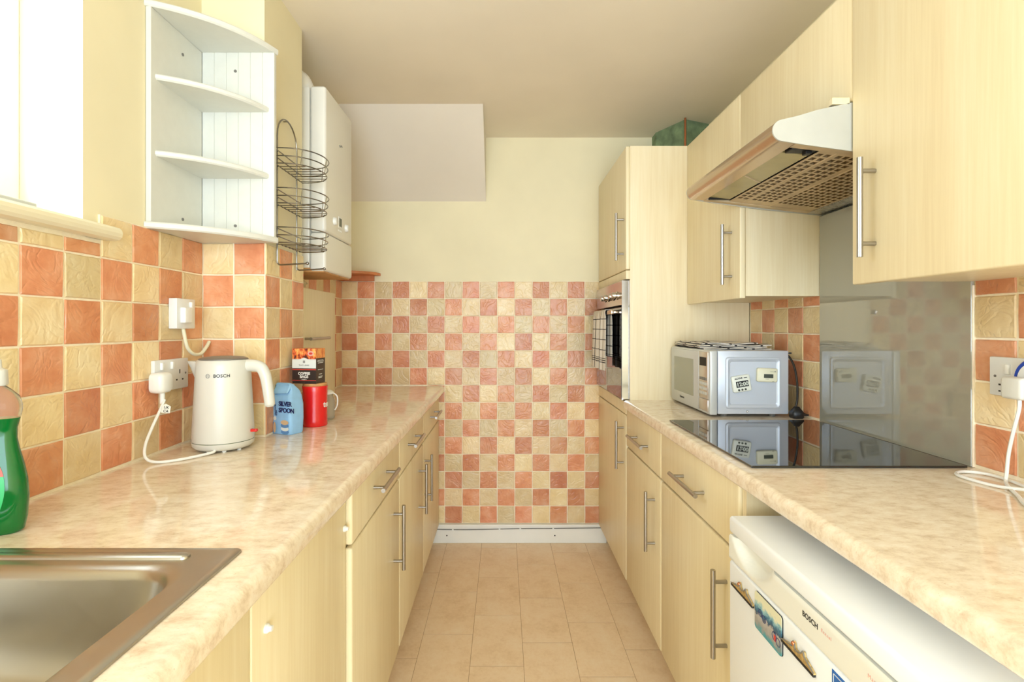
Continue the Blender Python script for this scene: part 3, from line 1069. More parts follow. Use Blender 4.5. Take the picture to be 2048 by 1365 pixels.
# --- shallow pipe cover cabinet under the boiler
t = thing('pipe_cupboard', 'small shallow maple cupboard on the worktop below the boiler', 'cupboard', (-0.86, 2.2, ZL))
obj('body', B(XL + 0.010, -0.806, 1.930, 2.416, ZL + 0.0005, 1.408), 'maple_side', t)
d = obj('door', B(-0.806, -0.788, 1.928, 2.418, ZL + 0.001, 1.411, 0.003), 'maple', t, True)
bar_handle(d, -0.788, 1, (2.02, 1.207), (2.24, 1.207))
bm = nb()
bmesh.ops.create_icosphere(bm, subdivisions=3, radius=0.05)
rr = random.Random(3)
for v in bm.verts:
    v.co *= 1 + rr.uniform(-0.14, 0.14)
bmesh.ops.transform(bm, matrix=Matrix.Translation((-0.822, 2.06, 1.4405)) @ Matrix.Diagonal((0.45, 1.5, 0.38, 1)), verts=bm.verts[:])
mz = min(v.co.z for v in bm.verts)
bmesh.ops.translate(bm, vec=(0, 0, 1.4115 - mz), verts=bm.verts[:])
tag(obj('plastic_bag', bm, 'crumple', None), 'crumpled cream bag stuffed between boiler and small cupboard', 'bag')

# --- little stained corner shelf
t = thing('wooden_shelf', 'small reddish wooden shelf in the back left corner', 'shelf', (-0.85, 2.92, 1.53))
bm = nb()
poly = [(XL + 0.009, YB - 0.001), (XL + 0.009, 2.82)] + [(XL + 0.009 + 0.225 * math.sin(a * math.pi / 20) ** 0.8, 2.82 + 0.175 * (1 - math.cos(a * math.pi / 20))) for a in range(1, 10)] + [(-0.712, YB - 0.001)]
ring_loft(bm, [[(x, y, z) for x, y in poly] for z in (1.550, 1.564)])
obj('board', bm, 'pine', t)
obj('batten', B(XL + 0.009, -0.748, YB - 0.022, YB - 0.001, 1.5185, 1.550), 'pine', t)
obj('batten', B(XL + 0.0005, XL + 0.020, 2.83, YB - 0.022, 1.5185, 1.550), 'pine', t)

# --- kettle
KX, KY = -0.795, 1.466
t = thing('kettle', 'white cordless electric kettle on its base by the tiles', 'kettle', (KX, KY, ZL))
prof = [(r_ * 0.885, z_) for r_, z_ in ((0.0895, 0.0265), (0.0900, 0.036), (0.0885, 0.070), (0.0850, 0.130), (0.0815, 0.190), (0.0790, 0.235), (0.0775, 0.2485), (0.0745, 0.2515), (0.070, 0.2515))]
def krad(z):
    for (ra, za), (rb, zb) in zip(prof[:-1], prof[1:]):
        if za <= z <= zb:
            return ra + (rb - ra) * (z - za) / max(1e-6, zb - za)
    return 0.078
bm = nb(); lathe(bm, KX, KY, [(0.04, 0.0265 + ZL)] + [(r, z + ZL) for r, z in prof] + [(0.055, ZL + 0.2525)], 56)
body = obj('body', bm, 'warmwhite', t, True)
# spout: wedge pulled out of the rim towards -x
bm = nb()
rings = []
for z, reach, wdt in ((0.170, 0.0712, 0.010), (0.190, 0.0765, 0.019), (0.210, 0.0845, 0.026), (0.230, 0.0935, 0.029), (0.2440, 0.102, 0.030), (0.2475, 0.103, 0.029)):
    pts = []
    for k in range(13):
        u = -1 + 2 * k / 12
        rb = math.sqrt(max(0.0, 0.0655 ** 2 - (wdt * u) ** 2))
        out = (reach - rb) * (1 - abs(u) ** 1.7)
        pts.append((KX - rb - max(out, 0.0), KY + wdt * u * 1.05, ZL + z))
    pts.append((KX - 0.03, KY + wdt * 0.5, ZL + z))
    pts.append((KX - 0.03, KY - wdt * 0.5, ZL + z))
    rings.append(pts)
ring_loft(bm, rings)
obj('spout', bm, 'warmwhite', t, True)
bm = nb(); lathe(bm, KX, KY, [(0.0633, ZL + 0.2515), (0.063, ZL + 0.2545), (0.053, ZL + 0.2585), (0.03, ZL + 0.261), (0.004, ZL + 0.2615)], 40)
obj('lid', bm, 'grey_plastic', t, True)
# handle: loop that leaves the rim and hangs free at the bottom
pth = smooth_path([(KX + 0.058, KY, ZL + 0.234), (KX + 0.085, KY, ZL + 0.2345), (KX + 0.107, KY, ZL + 0.227), (KX + 0.119, KY, ZL + 0.203),
                   (KX + 0.1255, KY, ZL + 0.168), (KX + 0.130, KY, ZL + 0.136), (KX + 0.132, KY, ZL + 0.117)], 7)
bm = nb()
rings = []
for i, p in enumerate(pth):
    d = (pth[min(i + 1, len(pth) - 1)] - pth[max(i - 1, 0)]).normalized()
    side = Vector((0, 1, 0)); nrm = d.cross(side)
    k = i / (len(pth) - 1)
    hw = 0.015
    hn = 0.0175 - 0.004 * k
    if k > 0.93:
        hn *= 1 - (k - 0.93) * 5; hw *= 1 - (k - 0.93) * 5
    rings.append([p + side * hw * math.cos(a) * (1 if abs(math.cos(a)) < .7 else 1) + nrm * hn * math.sin(a) for a in [2 * math.pi * q / 20 for q in range(20)]])
ring_loft(bm, rings)
obj('handle', bm, 'warmwhite', t, True)
bm = nb(); box(bm, KX + 0.074, KX + 0.096, KY - 0.006, KY + 0.006, ZL + 0.046, ZL + 0.054, 0.002)
obj('switch', bm, 'redplastic', t, True)
bm = nb(); lathe(bm, KX, KY, [(0.062, ZL + 0.0045), (0.0708, ZL + 0.006), (0.0783, ZL + 0.013), (0.0801, ZL + 0.0235), (0.0792, ZL + 0.0245), (0.053, ZL + 0.0245)], 56)
base = obj('power_base', bm, 'warmwhite', t, True)
bm = nb(); lathe(bm, KX, KY, [(0.0785, ZL + 0.0243), (0.0785, ZL + 0.0267)], 56)
obj('base_gap', bm, 'lcd', base, True)
for a in (-100, -60, -20, 60, 150):
    c, s_ = math.cos(math.radians(a)), math.sin(math.radians(a))
    bm = nb(); lathe(bm, KX + 0.058 * c, KY + 0.058 * s_, [(0.005, ZL), (0.006, ZL + 0.006)], 10)
    obj('foot', bm, 'white', base)
def wrap(a0, z0, lift=0.0006):
    def fn(x, y, z):
        zz = z0 + y
        r = krad(zz) + lift + z
        a = a0 + x / 0.0735
        return (KX + r * math.cos(a), KY + r * math.sin(a), ZL + zz)
    return fn
text_mesh('lettering', 'BOSCH', 0.0125, 'ink', body, wrap(math.radians(-82), 0.2065), 0.02, 0.0003, 1.05)
bm = nb()
for k in range(24):
    pass
rg = [wrap(math.radians(-94) , 0.2105)(0.0055 * math.cos(2 * math.pi * k / 24), 0.0055 * math.sin(2 * math.pi * k / 24), 0.0) for k in range(24)]
tube(bm, rg, 0.0006, 5, closed=True)
for dx in (-0.002, 0.002):
    w2 = wrap(math.radians(-94), 0.2105)
    tube(bm, [w2(dx, -0.004, 0), w2(dx, 0.004, 0)], 0.0006, 5)
obj('emblem', bm, 'inkgrey', body, True)
# power cord to the double socket, with plug and tag
cord = smooth_path([(KX + 0.013, KY - 0.071, ZL + 0.012), (-0.783, 1.385, ZL + 0.006), (-0.822, 1.325, ZL + 0.0045), (-0.868, 1.294, ZL + 0.0045),
                    (-0.893, 1.288, ZL + 0.016), (-0.901, 1.297, ZL + 0.045), (-0.903, 1.325, ZL + 0.085), (-0.901, 1.353, ZL + 0.125), (-0.899, 1.368, 1.062)], 8)
bm = nb(); tube(bm, cord, 0.0036, 8)
cordo = obj('power_cord', bm, 'white', t, True)
bm = nb()
ring_loft(bm, [[(x, y, z) for y, z in rrect(1.368, 1.107, a, b, min(a, b) * 0.55, 5)] for x, a, b in
               ((-0.9245, 0.024, 0.026), (-0.914, 0.0255, 0.0275), (-0.900, 0.0255, 0.0275), (-0.893, 0.023, 0.025), (-0.889, 0.018, 0.020))])
cyl(bm, (-0.905, 1.368, 1.084), (-0.905, 1.368, 1.052), 0.0062, 12)
obj('plug', bm, 'white', cordo, True)
tg = Vector((-0.896, 1.352, 1.040))
xd_, yd_ = Vector((0.55, 0.80, -0.22)).normalized(), Vector((0.05, 0.22, 0.97)).normalized()
zd_ = xd_.cross(yd_).normalized()
bm = nb()
q = [tg + xd_ * a + yd_ * b for a, b in ((0, -0.010), (0.021, -0.010), (0.021, 0.008), (0.008, 0.014), (0, 0.010))]
ring_loft(bm, [[p - zd_ * 0.0004 for p in q], [p + zd_ * 0.0004 for p in q]])
tgo = obj('cord_tag', bm, 'inkwhite', cordo)
text_mesh('lettering', 'UK\nCA', 0.0095, 'ink', cordo, flat(tg + xd_ * 0.004 + yd_ * 0.0015 + zd_ * 0.0006, xd_, yd_), 0.01, 0.0002)

# --- double socket (kettle) and fused spur
def faceplate(t, x, sx, y0, y1, z0, z1, d=0.018):
    xo = x + sx * d
    return obj('plate', B(min(x, xo), max(x, xo), y0, y1, z0, z1, 0.0025, 2), 'socket', t, True)
t = thing('double_socket', 'white double wall socket with a plug beside the kettle', 'socket', (XL + 0.008, 1.44, 1.079))
p = faceplate(t, XL + 0.0082, 1, 1.367, 1.514, 1.079, 1.165, 0.011)
xf = XL + 0.0192
for yy in (1.395, 1.438):
    obj('switch', B(xf - 0.002, xf + 0.006, yy - 0.005, yy + 0.005, 1.138, 1.158, 0.0015), 'white', p, True)
for (y0, y1, z0, z1) in ((1.4715, 1.4755, 1.122, 1.134), (1.457, 1.4630, 1.103, 1.1075), (1.484, 1.490, 1.103, 1.1075)):
    obj('pin_hole', B(xf - 0.002, xf + 0.0003, y0, y1, z0, z1), 'black', p)
for yy in (1.381, 1.500):
    bm = nb(); cyl(bm, (xf - 0.001, yy, 1.122), (xf + 0.0007, yy, 1.122), 0.003, 10)
    obj('screw', bm, 'grey_plastic', p)
t = thing('fused_spur', 'white fused switch with short looping cable high on the tiles', 'switch', (XL + 0.008, 1.48, 1.25))
p = faceplate(t, XL + 0.0082, 1, 1.440, 1.526, 1.250, 1.336, 0.024)
xf = XL + 0.0322
obj('fuse_block', B(xf - 0.002, xf + 0.014, 1.456, 1.492, 1.266, 1.311, 0.004, 3), 'white', p, True)
obj('rocker', B(xf - 0.002, xf + 0.007, 1.497, 1.507, 1.306, 1.327, 0.002), 'white', p, True)
bm = nb(); cyl(bm, (xf - 0.001, 1.504, 1.300), (xf + 0.001, 1.504, 1.300), 0.0045, 14)
obj('neon', bm, 'woodlid', p, True)
bm = nb()
tube(bm, smooth_path([(XL + 0.022, 1.484, 1.252), (XL + 0.024, 1.486, 1.235), (XL + 0.026, 1.497, 1.197), (XL + 0.030, 1.520, 1.176), (XL + 0.034, 1.550, 1.174),
                      (XL + 0.034, 1.580, 1.193), (XL + 0.030, 1.602, 1.208)], 8), 0.0052, 10)
obj('cable', bm, 'ivory', t, True)

# --- sugar bag
BGX, BGY = -0.703, 1.676
t = thing('sugar_bag', 'pale blue paper bag of sugar with folded top beside the red tin', 'bag', (BGX, BGY, ZL))
ang = math.radians(-24)
ca, sa = math.cos(ang), math.sin(ang)
def bagp(u, v, z):
    return (BGX + u * ca - v * sa, BGY + u * sa + v * ca, ZL + z)
rings = []
rr = random.Random(11)
for z, hu, hv, lean in ((0.0005, 0.043, 0.029, 0), (0.006, 0.0455, 0.031, 0), (0.05, 0.047, 0.032, 0), (0.095, 0.045, 0.031, 0.0), (0.120, 0.041, 0.028, 0.001),
                        (0.135, 0.036, 0.022, 0.003), (0.142, 0.034, 0.016, 0.002), (0.150, 0.033, 0.013, -0.004), (0.158, 0.030, 0.010, -0.009), (0.163, 0.022, 0.006, -0.013)):
    rings.append([bagp(u + rr.uniform(-.0009, .0009), v + lean + rr.uniform(-.0009, .0009), z + rr.uniform(-.0008, .0008) * (z > 0.01)) for u, v in rrect(0, 0, hu, hv, min(hu, hv) * 0.4, 4)])
bm = nb(); ring_loft(bm, rings)
bag = obj('paper_body', bm, 'bagblue', t, True)
bm = nb()
ring_loft(bm, [[bagp(u + sh, v - 0.020 + off, z + 0.25 * (u + 0.03) * tw) for u, v in rrect(0, 0, hu, hv, hv * 0.8, 3)] for z, hu, hv, off, sh, tw in
               ((0.128, 0.030, 0.0035, -0.006, 0.0, 0.3), (0.140, 0.032, 0.005, 0.0, 0.0, 0.2), (0.154, 0.031, 0.006, 0.008, 0.0, 0.1), (0.160, 0.026, 0.004, 0.013, 0.0, 0.0))])
obj('folded_top', bm, 'bagblue', t, True)
fx, fy = Vector((ca, sa, 0)), Vector((0, 0, 1))
fo = Vector(bagp(0, -0.0325, 0))
text_mesh('lettering', 'SILVER\nSPOON', 0.0205, 'navy', bag, flat(fo + fx * -0.001 + fy * 0.092, fx, fy), 0.03, 0.0008, 0.92, 'LEFT')
text_mesh('lettering', 'SIL\nVER', 0.0125, 'navy', bag, flat(fo + fx * -0.040 + fy * 0.106, fx, fy), 0.03, 0.0008)
text_mesh('lettering', 'GRANULATED\nSUGAR', 0.0056, 'navy', bag, flat(fo + fx * -0.014 + fy * 0.060, (0, 0, 1), -fx), 0.01, 0.0008)
def disc(cu, cz, ru, rz, lift, mat, name='print'):
    bm = nb()
    ring_loft(bm, [[fo + fx * (cu + ru * math.cos(a)) + fy * (cz + rz * math.sin(a)) + Vector((sa, -ca, 0)) * (lift + dd) for a in [2 * math.pi * k / 24 for k in range(24)]] for dd in (0, 0.0004)])
    obj(name, bm, mat, bag)
for i, (cu, cz) in enumerate(((0.026, 0.010), (0.026, 0.020), (0.026, 0.030), (0.026, 0.040))):
    disc(cu, cz, 0.0165, 0.0075, 0.0004 + 0.0005 * i, ('bagmid', 'bagpale', 'bagmid', 'bagtan')[i])
for i, cu in enumerate((-0.036, -0.030, -0.023, -0.017)):
    disc(cu, 0.022, 0.0055, 0.017, 0.0004 + 0.0005 * i, ('bagmid', 'bagpale', 'bagmid', 'bagtan')[i])
disc(-0.017, 0.051, 0.0065, 0.0065, 0.0004, 'bagpale')

# --- red tea tin with wooden lid
TX, TY = -0.657, 1.800
t = thing('tea_tin', 'red tea canister with wooden lid carrying the coffee box', 'canister', (TX, TY, ZL))
bm = nb(); lathe(bm, TX, TY, [(0.0405, ZL + 0.0005), (0.0422, ZL + 0.003), (0.0415, ZL + 0.02), (0.0408, ZL + 0.07), (0.0415, ZL + 0.12), (0.0425, ZL + 0.137), (0.0415, ZL + 0.139), (0.036, ZL + 0.139)], 40)
bdy = obj('body', bm, 'red', t, True)
bm = nb(); lathe(bm, TX, TY, [(0.0395, ZL + 0.139), (0.0405, ZL + 0.1405), (0.0405, ZL + 0.1475), (0.0395, ZL + 0.149), (0.01, ZL + 0.149)], 40)
obj('lid', bm, 'woodlid', t, True)
def tinwrap(x, y, z):
    a = math.radians(-30) + x / 0.0413
    r = 0.0420 + z
    return (TX + r * math.cos(a), TY + r * math.sin(a), ZL + 0.066 + y)
text_mesh('lettering', 'tea', 0.030, 'inkwhite', bdy, tinwrap, 0.02, 0.0004)

# --- coffee box on the tin
t = thing('coffee_box', 'small dark coffee bags carton standing on the red tin', 'carton', (TX - 0.022, TY, ZL + 0.149))
ang = math.radians(-7)
MX = Matrix.Translation((TX - 0.020, TY - 0.004, ZL + 0.1495)) @ Matrix.Rotation(ang, 4, 'Z')
bm = nb(); box(bm, -0.043, 0.043, -0.033, 0.033, 0, 0.120)
for f in bm.faces:
    if abs(f.normal.x) > 0.9 or f.calc_center_median().x > 0.04 or f.calc_center_median().x < -0.04:
        f.material_index = 1
cb = obj('carton', bm, ['coffee', 'coffee_side'], t)
cb.matrix_basis = MX
cxd, cyd = (MX.to_3x3() @ Vector((1, 0, 0))), Vector((0, 0, 1))
def cf(u, z):
    return flat(MX @ Vector((u, -0.0332, z)), cxd, cyd)
def cpart(name, *a, **k):
    o = text_mesh(name, *a, **k)
    o.parent = t
    return o
text_mesh('lettering', 'COFFEE', 0.0125, 'inkwhite', t, cf(0, 0.0305), 0.035, 0.0004, 1.0, 'CENTER').matrix_parent_inverse = Matrix.Translation(t.location).inverted()
text_mesh('lettering', 'BAGS', 0.0125, 'inkwhite', t, cf(0, 0.0195), 0.035, 0.0004, 1.0, 'CENTER')
text_mesh('lettering', 'TAYLORS', 0.0070, 'ink', t, cf(0, 0.0605), 0.0, 0.0004, 1.35, 'CENTER')
text_mesh('lettering', '- TASTE 4 -', 0.0045, 'inkwhite', t, cf(0, 0.0125), 0.01, 0.0004, 1.0, 'CENTER')
def cprint(name, mat, pts, y=-0.0332):
    bm = nb()
    ring_loft(bm, [[MX @ Vector((u, y - d, z)) for u, z in pts] for d in (0, 0.0004)])
    obj(name, bm, mat, t)
cprint('gable_panel', 'bagpale', [(-0.043, 0.053), (0.043, 0.053), (0.043, 0.080), (0.024, 0.080), (0.0, 0.089), (-0.024, 0.080), (-0.043, 0.080)])
text_mesh('lettering', 'TAYLORS', 0.0070, 'ink', t, cf(0, 0.0605), 0.0, 0.0016, 1.35, 'CENTER')
cprint('crest', 'inkgrey', [(-0.004, 0.071), (0.004, 0.071), (0.004, 0.079), (-0.004, 0.079)], -0.0336)
ring = [(0.024 + 0.011 * math.cos(2 * math.pi * k / 20), 0.103 + 0.0085 * math.sin(2 * math.pi * k / 20)) for k in range(20)]
cprint('badge', 'inkpink', ring)
cprint('badge', 'inkred', [(0.024 + (u - 0.024) * 0.6, 0.103 + (z - 0.103) * 0.45) for u, z in ring], -0.0336)
for z, a, b in ((0.078, -0.022, 0.02), (0.074, -0.024, 0.022), (0.069, -0.02, 0.018), (0.046, -0.02, 0.018), (0.030, -0.012, 0.010), (0.022, -0.016, 0.014), (0.018, -0.016, 0.010)):
    bm = nb()
    ring_loft(bm, [[MX @ Vector((0.0432 + d, u, z + h)) for u, h in ((a, 0), (b, 0), (b, 0.0018), (a, 0.0018))] for d in (0, 0.0004)])
    obj('print_line', bm, 'bagpale', t)

# --- glass jar half hidden behind the tin
t = thing('glass_jar', 'clear clip-top jar mostly hidden behind the red tin', 'jar', (-0.668, 1.915, ZL))
bm = nb(); lathe(bm, -0.668, 1.915, [(0.036, ZL + 0.0005), (0.041, ZL + 0.006), (0.042, ZL + 0.06), (0.040, ZL + 0.075), (0.034, ZL + 0.085), (0.034, ZL + 0.094)], 32)
obj('jar_body', bm, 'jar', t, True)
bm = nb(); lathe(bm, -0.668, 1.915, [(0.037, ZL + 0.095), (0.037, ZL + 0.101), (0.028, ZL + 0.108), (0.004, ZL + 0.109)], 32)
obj('jar_lid', bm, 'white', t, True)
bm = nb()
tube(bm, smooth_path([(-0.631, 1.915, ZL + 0.098), (-0.617, 1.915, ZL + 0.085), (-0.616, 1.915, ZL + 0.055), (-0.625, 1.915, ZL + 0.035)], 6), 0.0025, 8)
obj('clip', bm, 'white', t, True)

# ================================================================== RIGHT SIDE THINGS
# --- built-in oven
OX = 0.541
OY0, OY1 = 2.345, 2.962
t = thing('oven', 'built-in stainless oven with black glass door in the tall unit', 'oven', (0.8, 2.66, 0.915))
obj('casing', B(0.580, 1.06, OY0 + 0.01, OY1 - 0.01, 0.9155, 1.466), 'rubber', t)
pan = obj('control_panel', B(OX, 0.580, OY0, OY1, 1.353, 1.466, 0.002), 'oven_steel', t)
dr = obj('door', B(OX + 0.002, 0.580, OY0, OY1, 0.922, 1.345, 0.002), 'steel', t)
obj('door_glass', B(OX - 0.002, OX + 0.002, OY0 + 0.002, OY1 - 0.002, 0.925, 1.343, 0.001), 'oven_glass', dr)
obj('edge_trim', B(OX, 0.572, OY0 - 0.0012, OY0, 0.920, 1.466), 'chrome', t)
for y in (2.440, 2.515, 2.640, 2.715):
    bm = nb()
    lathe(bm, 0, 0, [(0.020, 0), (0.020, 0.004), (0.015, 0.006), (0.0145, 0.024), (0.013, 0.026), (0.003, 0.026)], 20)
    bmesh.ops.transform(bm, matrix=Matrix.Translation((OX, y, 1.402)) @ Matrix.Rotation(-math.pi / 2, 4, 'Y'), verts=bm.verts[:])
    obj('knob', bm, 'chrome', pan, True)
bm = nb()
box(bm, 0.494, 0.508, OY0 + 0.012, OY1 - 0.012, 1.312, 1.332, 0.004)
for y in (OY0 + 0.05, OY1 - 0.05):
    box(bm, 0.506, OX, y - 0.008, y + 0.008, 1.316, 1.328, 0.002)
obj('door_handle', bm, 'oven_steel', dr, True)

# --- towel over the oven handle
def cloth(name, grid, mat, parent=None, th=0.0022, uv=None):
    """grid[i][j] = (x,y,z); uv[i][j] in metres; solid sheet"""
    bm = nb()
    lay = bm.loops.layers.uv.new('UVMap')
    n, m = len(grid), len(grid[0])
    V = [[Vector(p) for p in r] for r in grid]
    def normal(i, j):
        a = V[min(i + 1, n - 1)][j] - V[max(i - 1, 0)][j]
        b = V[i][min(j + 1, m - 1)] - V[i][max(j - 1, 0)]
        c = a.cross(b)
        return c.normalized() if c.length > 1e-9 else Vector((0, 0, 1))
    N = [[normal(i, j) for j in range(m)] for i in range(n)]
    sides = []
    for sgn in (0.5, -0.5):
        sides.append([[bm.verts.new(V[i][j] + N[i][j] * th * sgn) for j in range(m)] for i in range(n)])
    def face(vs, uvs):
        f = bm.faces.new(vs)
        f.smooth = True
        for l, q in zip(f.loops, uvs):
            l[lay].uv = q
    for s_ in sides:
        for i in range(n - 1):
            for j in range(m - 1):
                ii = ((i, j), (i + 1, j), (i + 1, j + 1), (i, j + 1))
                face([s_[a][b] for a, b in ii], [uv[a][b] for a, b in ii])
    edge = [(i, 0) for i in range(n)] + [(n - 1, j) for j in range(1, m)] + [(i, m - 1) for i in range(n - 2, -1, -1)] + [(0, j) for j in range(m - 2, 0, -1)]
    for k in range(len(edge)):
        a, b = edge[k], edge[(k + 1) % len(edge)]
        face([sides[0][a[0]][a[1]], sides[0][b[0]][b[1]], sides[1][b[0]][b[1]], sides[1][a[0]][a[1]]], [uv[a[0]][a[1]], uv[b[0]][b[1]], uv[b[0]][b[1]], uv[a[0]][a[1]]])
    return obj(name, bm, mat, parent, True)
grid, uvg = [], []
NS = 44
for i in range(NS + 1):
    s_ = i / NS
    row, ur = [], []
    for j in range(37):
        v = j / 36
        y = 2.455 + 0.300 * v
        Lf, Lb = 0.290, 0.225
        d = s_ * (Lf + Lb + 0.02) - Lf          # <0 outer fall, >0.02 inner fall
        wob = 0.006 * math.sin(v * 19 + 0.6) + 0.003 * math.sin(v * 43 + 1.2)
        if d < 0:
            x = 0.489 - 0.004 + wob * min(1, -d / 0.05) - 0.03 * (-d) * 0.4
            z = 1.334 + d
            y += 0.022 * (-d / 0.29) * (v - 0.5) * 1.2 + 0.02 * (-d / 0.29)
        elif d < 0.02:
            a = d / 0.02 * math.pi
            x = 0.501 - 0.013 * math.cos(a)
            z = 1.334 + 0.004 * math.sin(a)
        else:
            e = d - 0.02
            x = 0.516 + wob * 0.6 * min(1, e / 0.05)
            z = 1.334 - e
        row.append((x, y, z)); ur.append((0.300 * v + 0.006, d if d > 0 else -d))
    grid.append(row); uvg.append(ur)
o = cloth('tea_towel', grid, 'towel', uv=uvg)
tag(o, 'white tea towel with black check hanging over the oven handle', 'tea towel')

# --- cooker hood
HY0, HY1 = 1.226, 1.802
t = thing('cooker_hood', 'sloping stainless cooker hood with perforated greasy filter above the hob', 'cooker hood', (0.9, 1.51, 1.64))
nose = []
ncx, ncz, nr = 0.668, 1.724, 0.026
for k in range(13):
    a = math.radians(105 + 165 * k / 12)
    nose.append((ncx + nr * math.cos(a), ncz + nr * math.sin(a)))
bm = nb()
extrude_poly(bm, nose + [(0.700, 1.6945), (0.700, 1.7575)], 'y', HY0 + 0.004, HY1 - 0.004)
obj('front_rail', bm, 'hood_nose', t, True)
bm = nb()
extrude_poly(bm, [(0.700, 1.7575), (0.700, 1.7120), (XR - 0.002, 1.6640), (XR - 0.002, 1.792), (0.835, 1.790)], 'y', HY0 + 0.004, HY1 - 0.004)
obj('canopy', bm, 'steel', t)
side = nose + [(0.72, 1.6895), (0.90, 1.6650), (XR - 0.002, 1.6430), (XR - 0.002, 1.792), (0.835, 1.791), (0.75, 1.773), (0.70, 1.758)]
for y0, y1 in ((HY0, HY0 + 0.004), (HY1 - 0.004, HY1)):
    bm = nb(); extrude_poly(bm, side, 'y', y0, y1)
    obj('end_panel', bm, 'hood_side', t)
def under(x, d=0.0):
    """height of the underside plane at x"""
    return 1.6930 - (x - 0.70) * (1.6930 - 1.6440) / (XR - 0.70) + d
bm = nb()
extrude_poly(bm, [(1.060, under(1.06)), (XR - 0.003, under(XR)), (XR - 0.003, under(XR) + 0.02), (1.060, under(1.06) + 0.02)], 'y', HY0 + 0.004, HY1 - 0.004)
obj('back_rail', bm, 'steel', t)
for y0, y1 in ((HY0 + 0.004, HY0 + 0.030), (HY1 - 0.030, HY1 - 0.004)):
    bm = nb()
    extrude_poly(bm, [(0.700, under(0.70)), (1.060, under(1.06)), (1.060, under(1.06) + 0.018), (0.700, under(0.70) + 0.018)], 'y', y0, y1)
    obj('side_rail', bm, 'hood_filter', t)
# lamp cover strip along the front
bm = nb()
extrude_poly(bm, [(0.702, under(0.702, 0.004)), (0.772, under(0.772, 0.005)), (0.772, under(0.772, 0.012)), (0.702, under(0.702, 0.012))], 'y', HY0 + 0.075, HY1 - 0.050)
obj('lamp_cover', bm, 'hood_lamp', t)
bm = nb()
tube(bm, [(0.706, 1.50, under(0.706, 0.0035)), (0.770, 1.545, under(0.770, 0.0045))], 0.0025, 6)
obj('cover_clip', bm, 'hood_filter', t, True)
obj('switch_block', B(0.706, 0.790, HY0 + 0.031, HY0 + 0.066, 1.690, 1.706, 0.002), 'black', t)
obj('switch_block', B(0.706, 0.790, HY1 - 0.048, HY1 - 0.031, 1.690, 1.706, 0.002), 'black', t)
obj('slider', B(0.745, 0.760, HY0 + 0.040, HY0 + 0.058, 1.682, 1.690, 0.001), 'black', t)
# perforated filter: real pockets in a sloping sheet
bm = nb()
cols = []
x = 0.776
plan = [('s', 0.008), ('h', 0.013), ('s', 0.007), ('h', 0.013), ('s', 0.016)] + [('h', 0.0125), ('s', 0.0055)] * 4 + [('s', 0.012)] + [('h', 0.0120), ('s', 0.0058)] * 8
for kind, w in plan:
    cols.append((kind, x, x + w)); x += w
cols.append(('s', x, 1.060))
rows = []
y = HY0 + 0.031
rows.append(('s', y, y + 0.022)); y += 0.022
while y + 0.0285 < HY1 - 0.052:
    rows.append(('h', y, y + 0.019)); rows.append(('s', y + 0.019, y + 0.0285)); y += 0.0285
rows.append(('s', y, HY1 - 0.031))
vc = {}
def gv(x, y, d):
    k = (round(x, 5), round(y, 5), round(d, 5))
    if k not in vc:
        vc[k] = bm.verts.new((x, y, under(x, 0.003 + d)))
    return vc[k]
for ck, x0, x1 in cols:
    for rk, y0, y1 in rows:
        q = [(x0, y0), (x1, y0), (x1, y1), (x0, y1)]
        if ck == 'h' and rk == 'h':
            for i in range(4):
                a, b = q[i], q[(i + 1) % 4]
                bm.faces.new((gv(*a, 0), gv(*b, 0), gv(*b, 0.008), gv(*a, 0.008))).material_index = 1
            bm.faces.new([gv(*p_, 0.008) for p_ in q]).material_index = 1
        else:
            bm.faces.new([gv(*p_, 0) for p_ in q])
me_o = obj('grease_filter', bm, ['hood_filter', 'hood_hole'], t)
for xr in (0.8195, 0.9165):
    bm = nb()
    tube(bm, [(xr, HY0 + 0.032, under(xr, 0.0025)), (xr, HY1 - 0.032, under(xr, 0.0025))], 0.0022, 6)
    obj('filter_rib', bm, 'hood_filter', me_o, True)
obj('spacer_block', B(0.784, 0.826, HY0, HY0 + 0.016, 1.786, 1.802, 0.001), 'maple_side', t)

# --- glass splashback
sb = obj('splashback', B(XR - 0.0135, XR - 0.0055, 1.2178, 1.8005, ZR + 0.002, 1.640, 0.001), 'splash')
tag(sb, 'tall grey glass splashback behind the hob', 'splashback')
se = obj('sealant', B(XR - 0.011, XR - 0.005, 1.2160, 1.2178, ZR + 0.001, 1.354), 'grout', sb)

# --- hob
t = thing('hob', 'black glass ceramic hob set in the right worktop', 'hob', (0.83, 1.5, ZR))
obj('glass_top', B(0.583, 1.090, 1.208, 1.803, ZR + 0.0012, ZR + 0.0062, 0.0012), 'black_glass', t)
obj('seal', B(0.586, 1.087, 1.211, 1.800, ZR + 0.0003, ZR + 0.0014), 'rubber', t)

# --- microwave
MX0, MX1, MY0, MY1, MZ0, MZ1 = 0.757, 1.046, 1.886, 2.312, ZR + 0.012, 1.167
t = thing('microwave', 'silver microwave oven standing on the right worktop', 'microwave', (0.9, 2.1, ZR))
body = obj('casing', B(MX0 + 0.030, MX1, MY0, MY1, MZ0, MZ1, 0.003), 'silver', t, True)
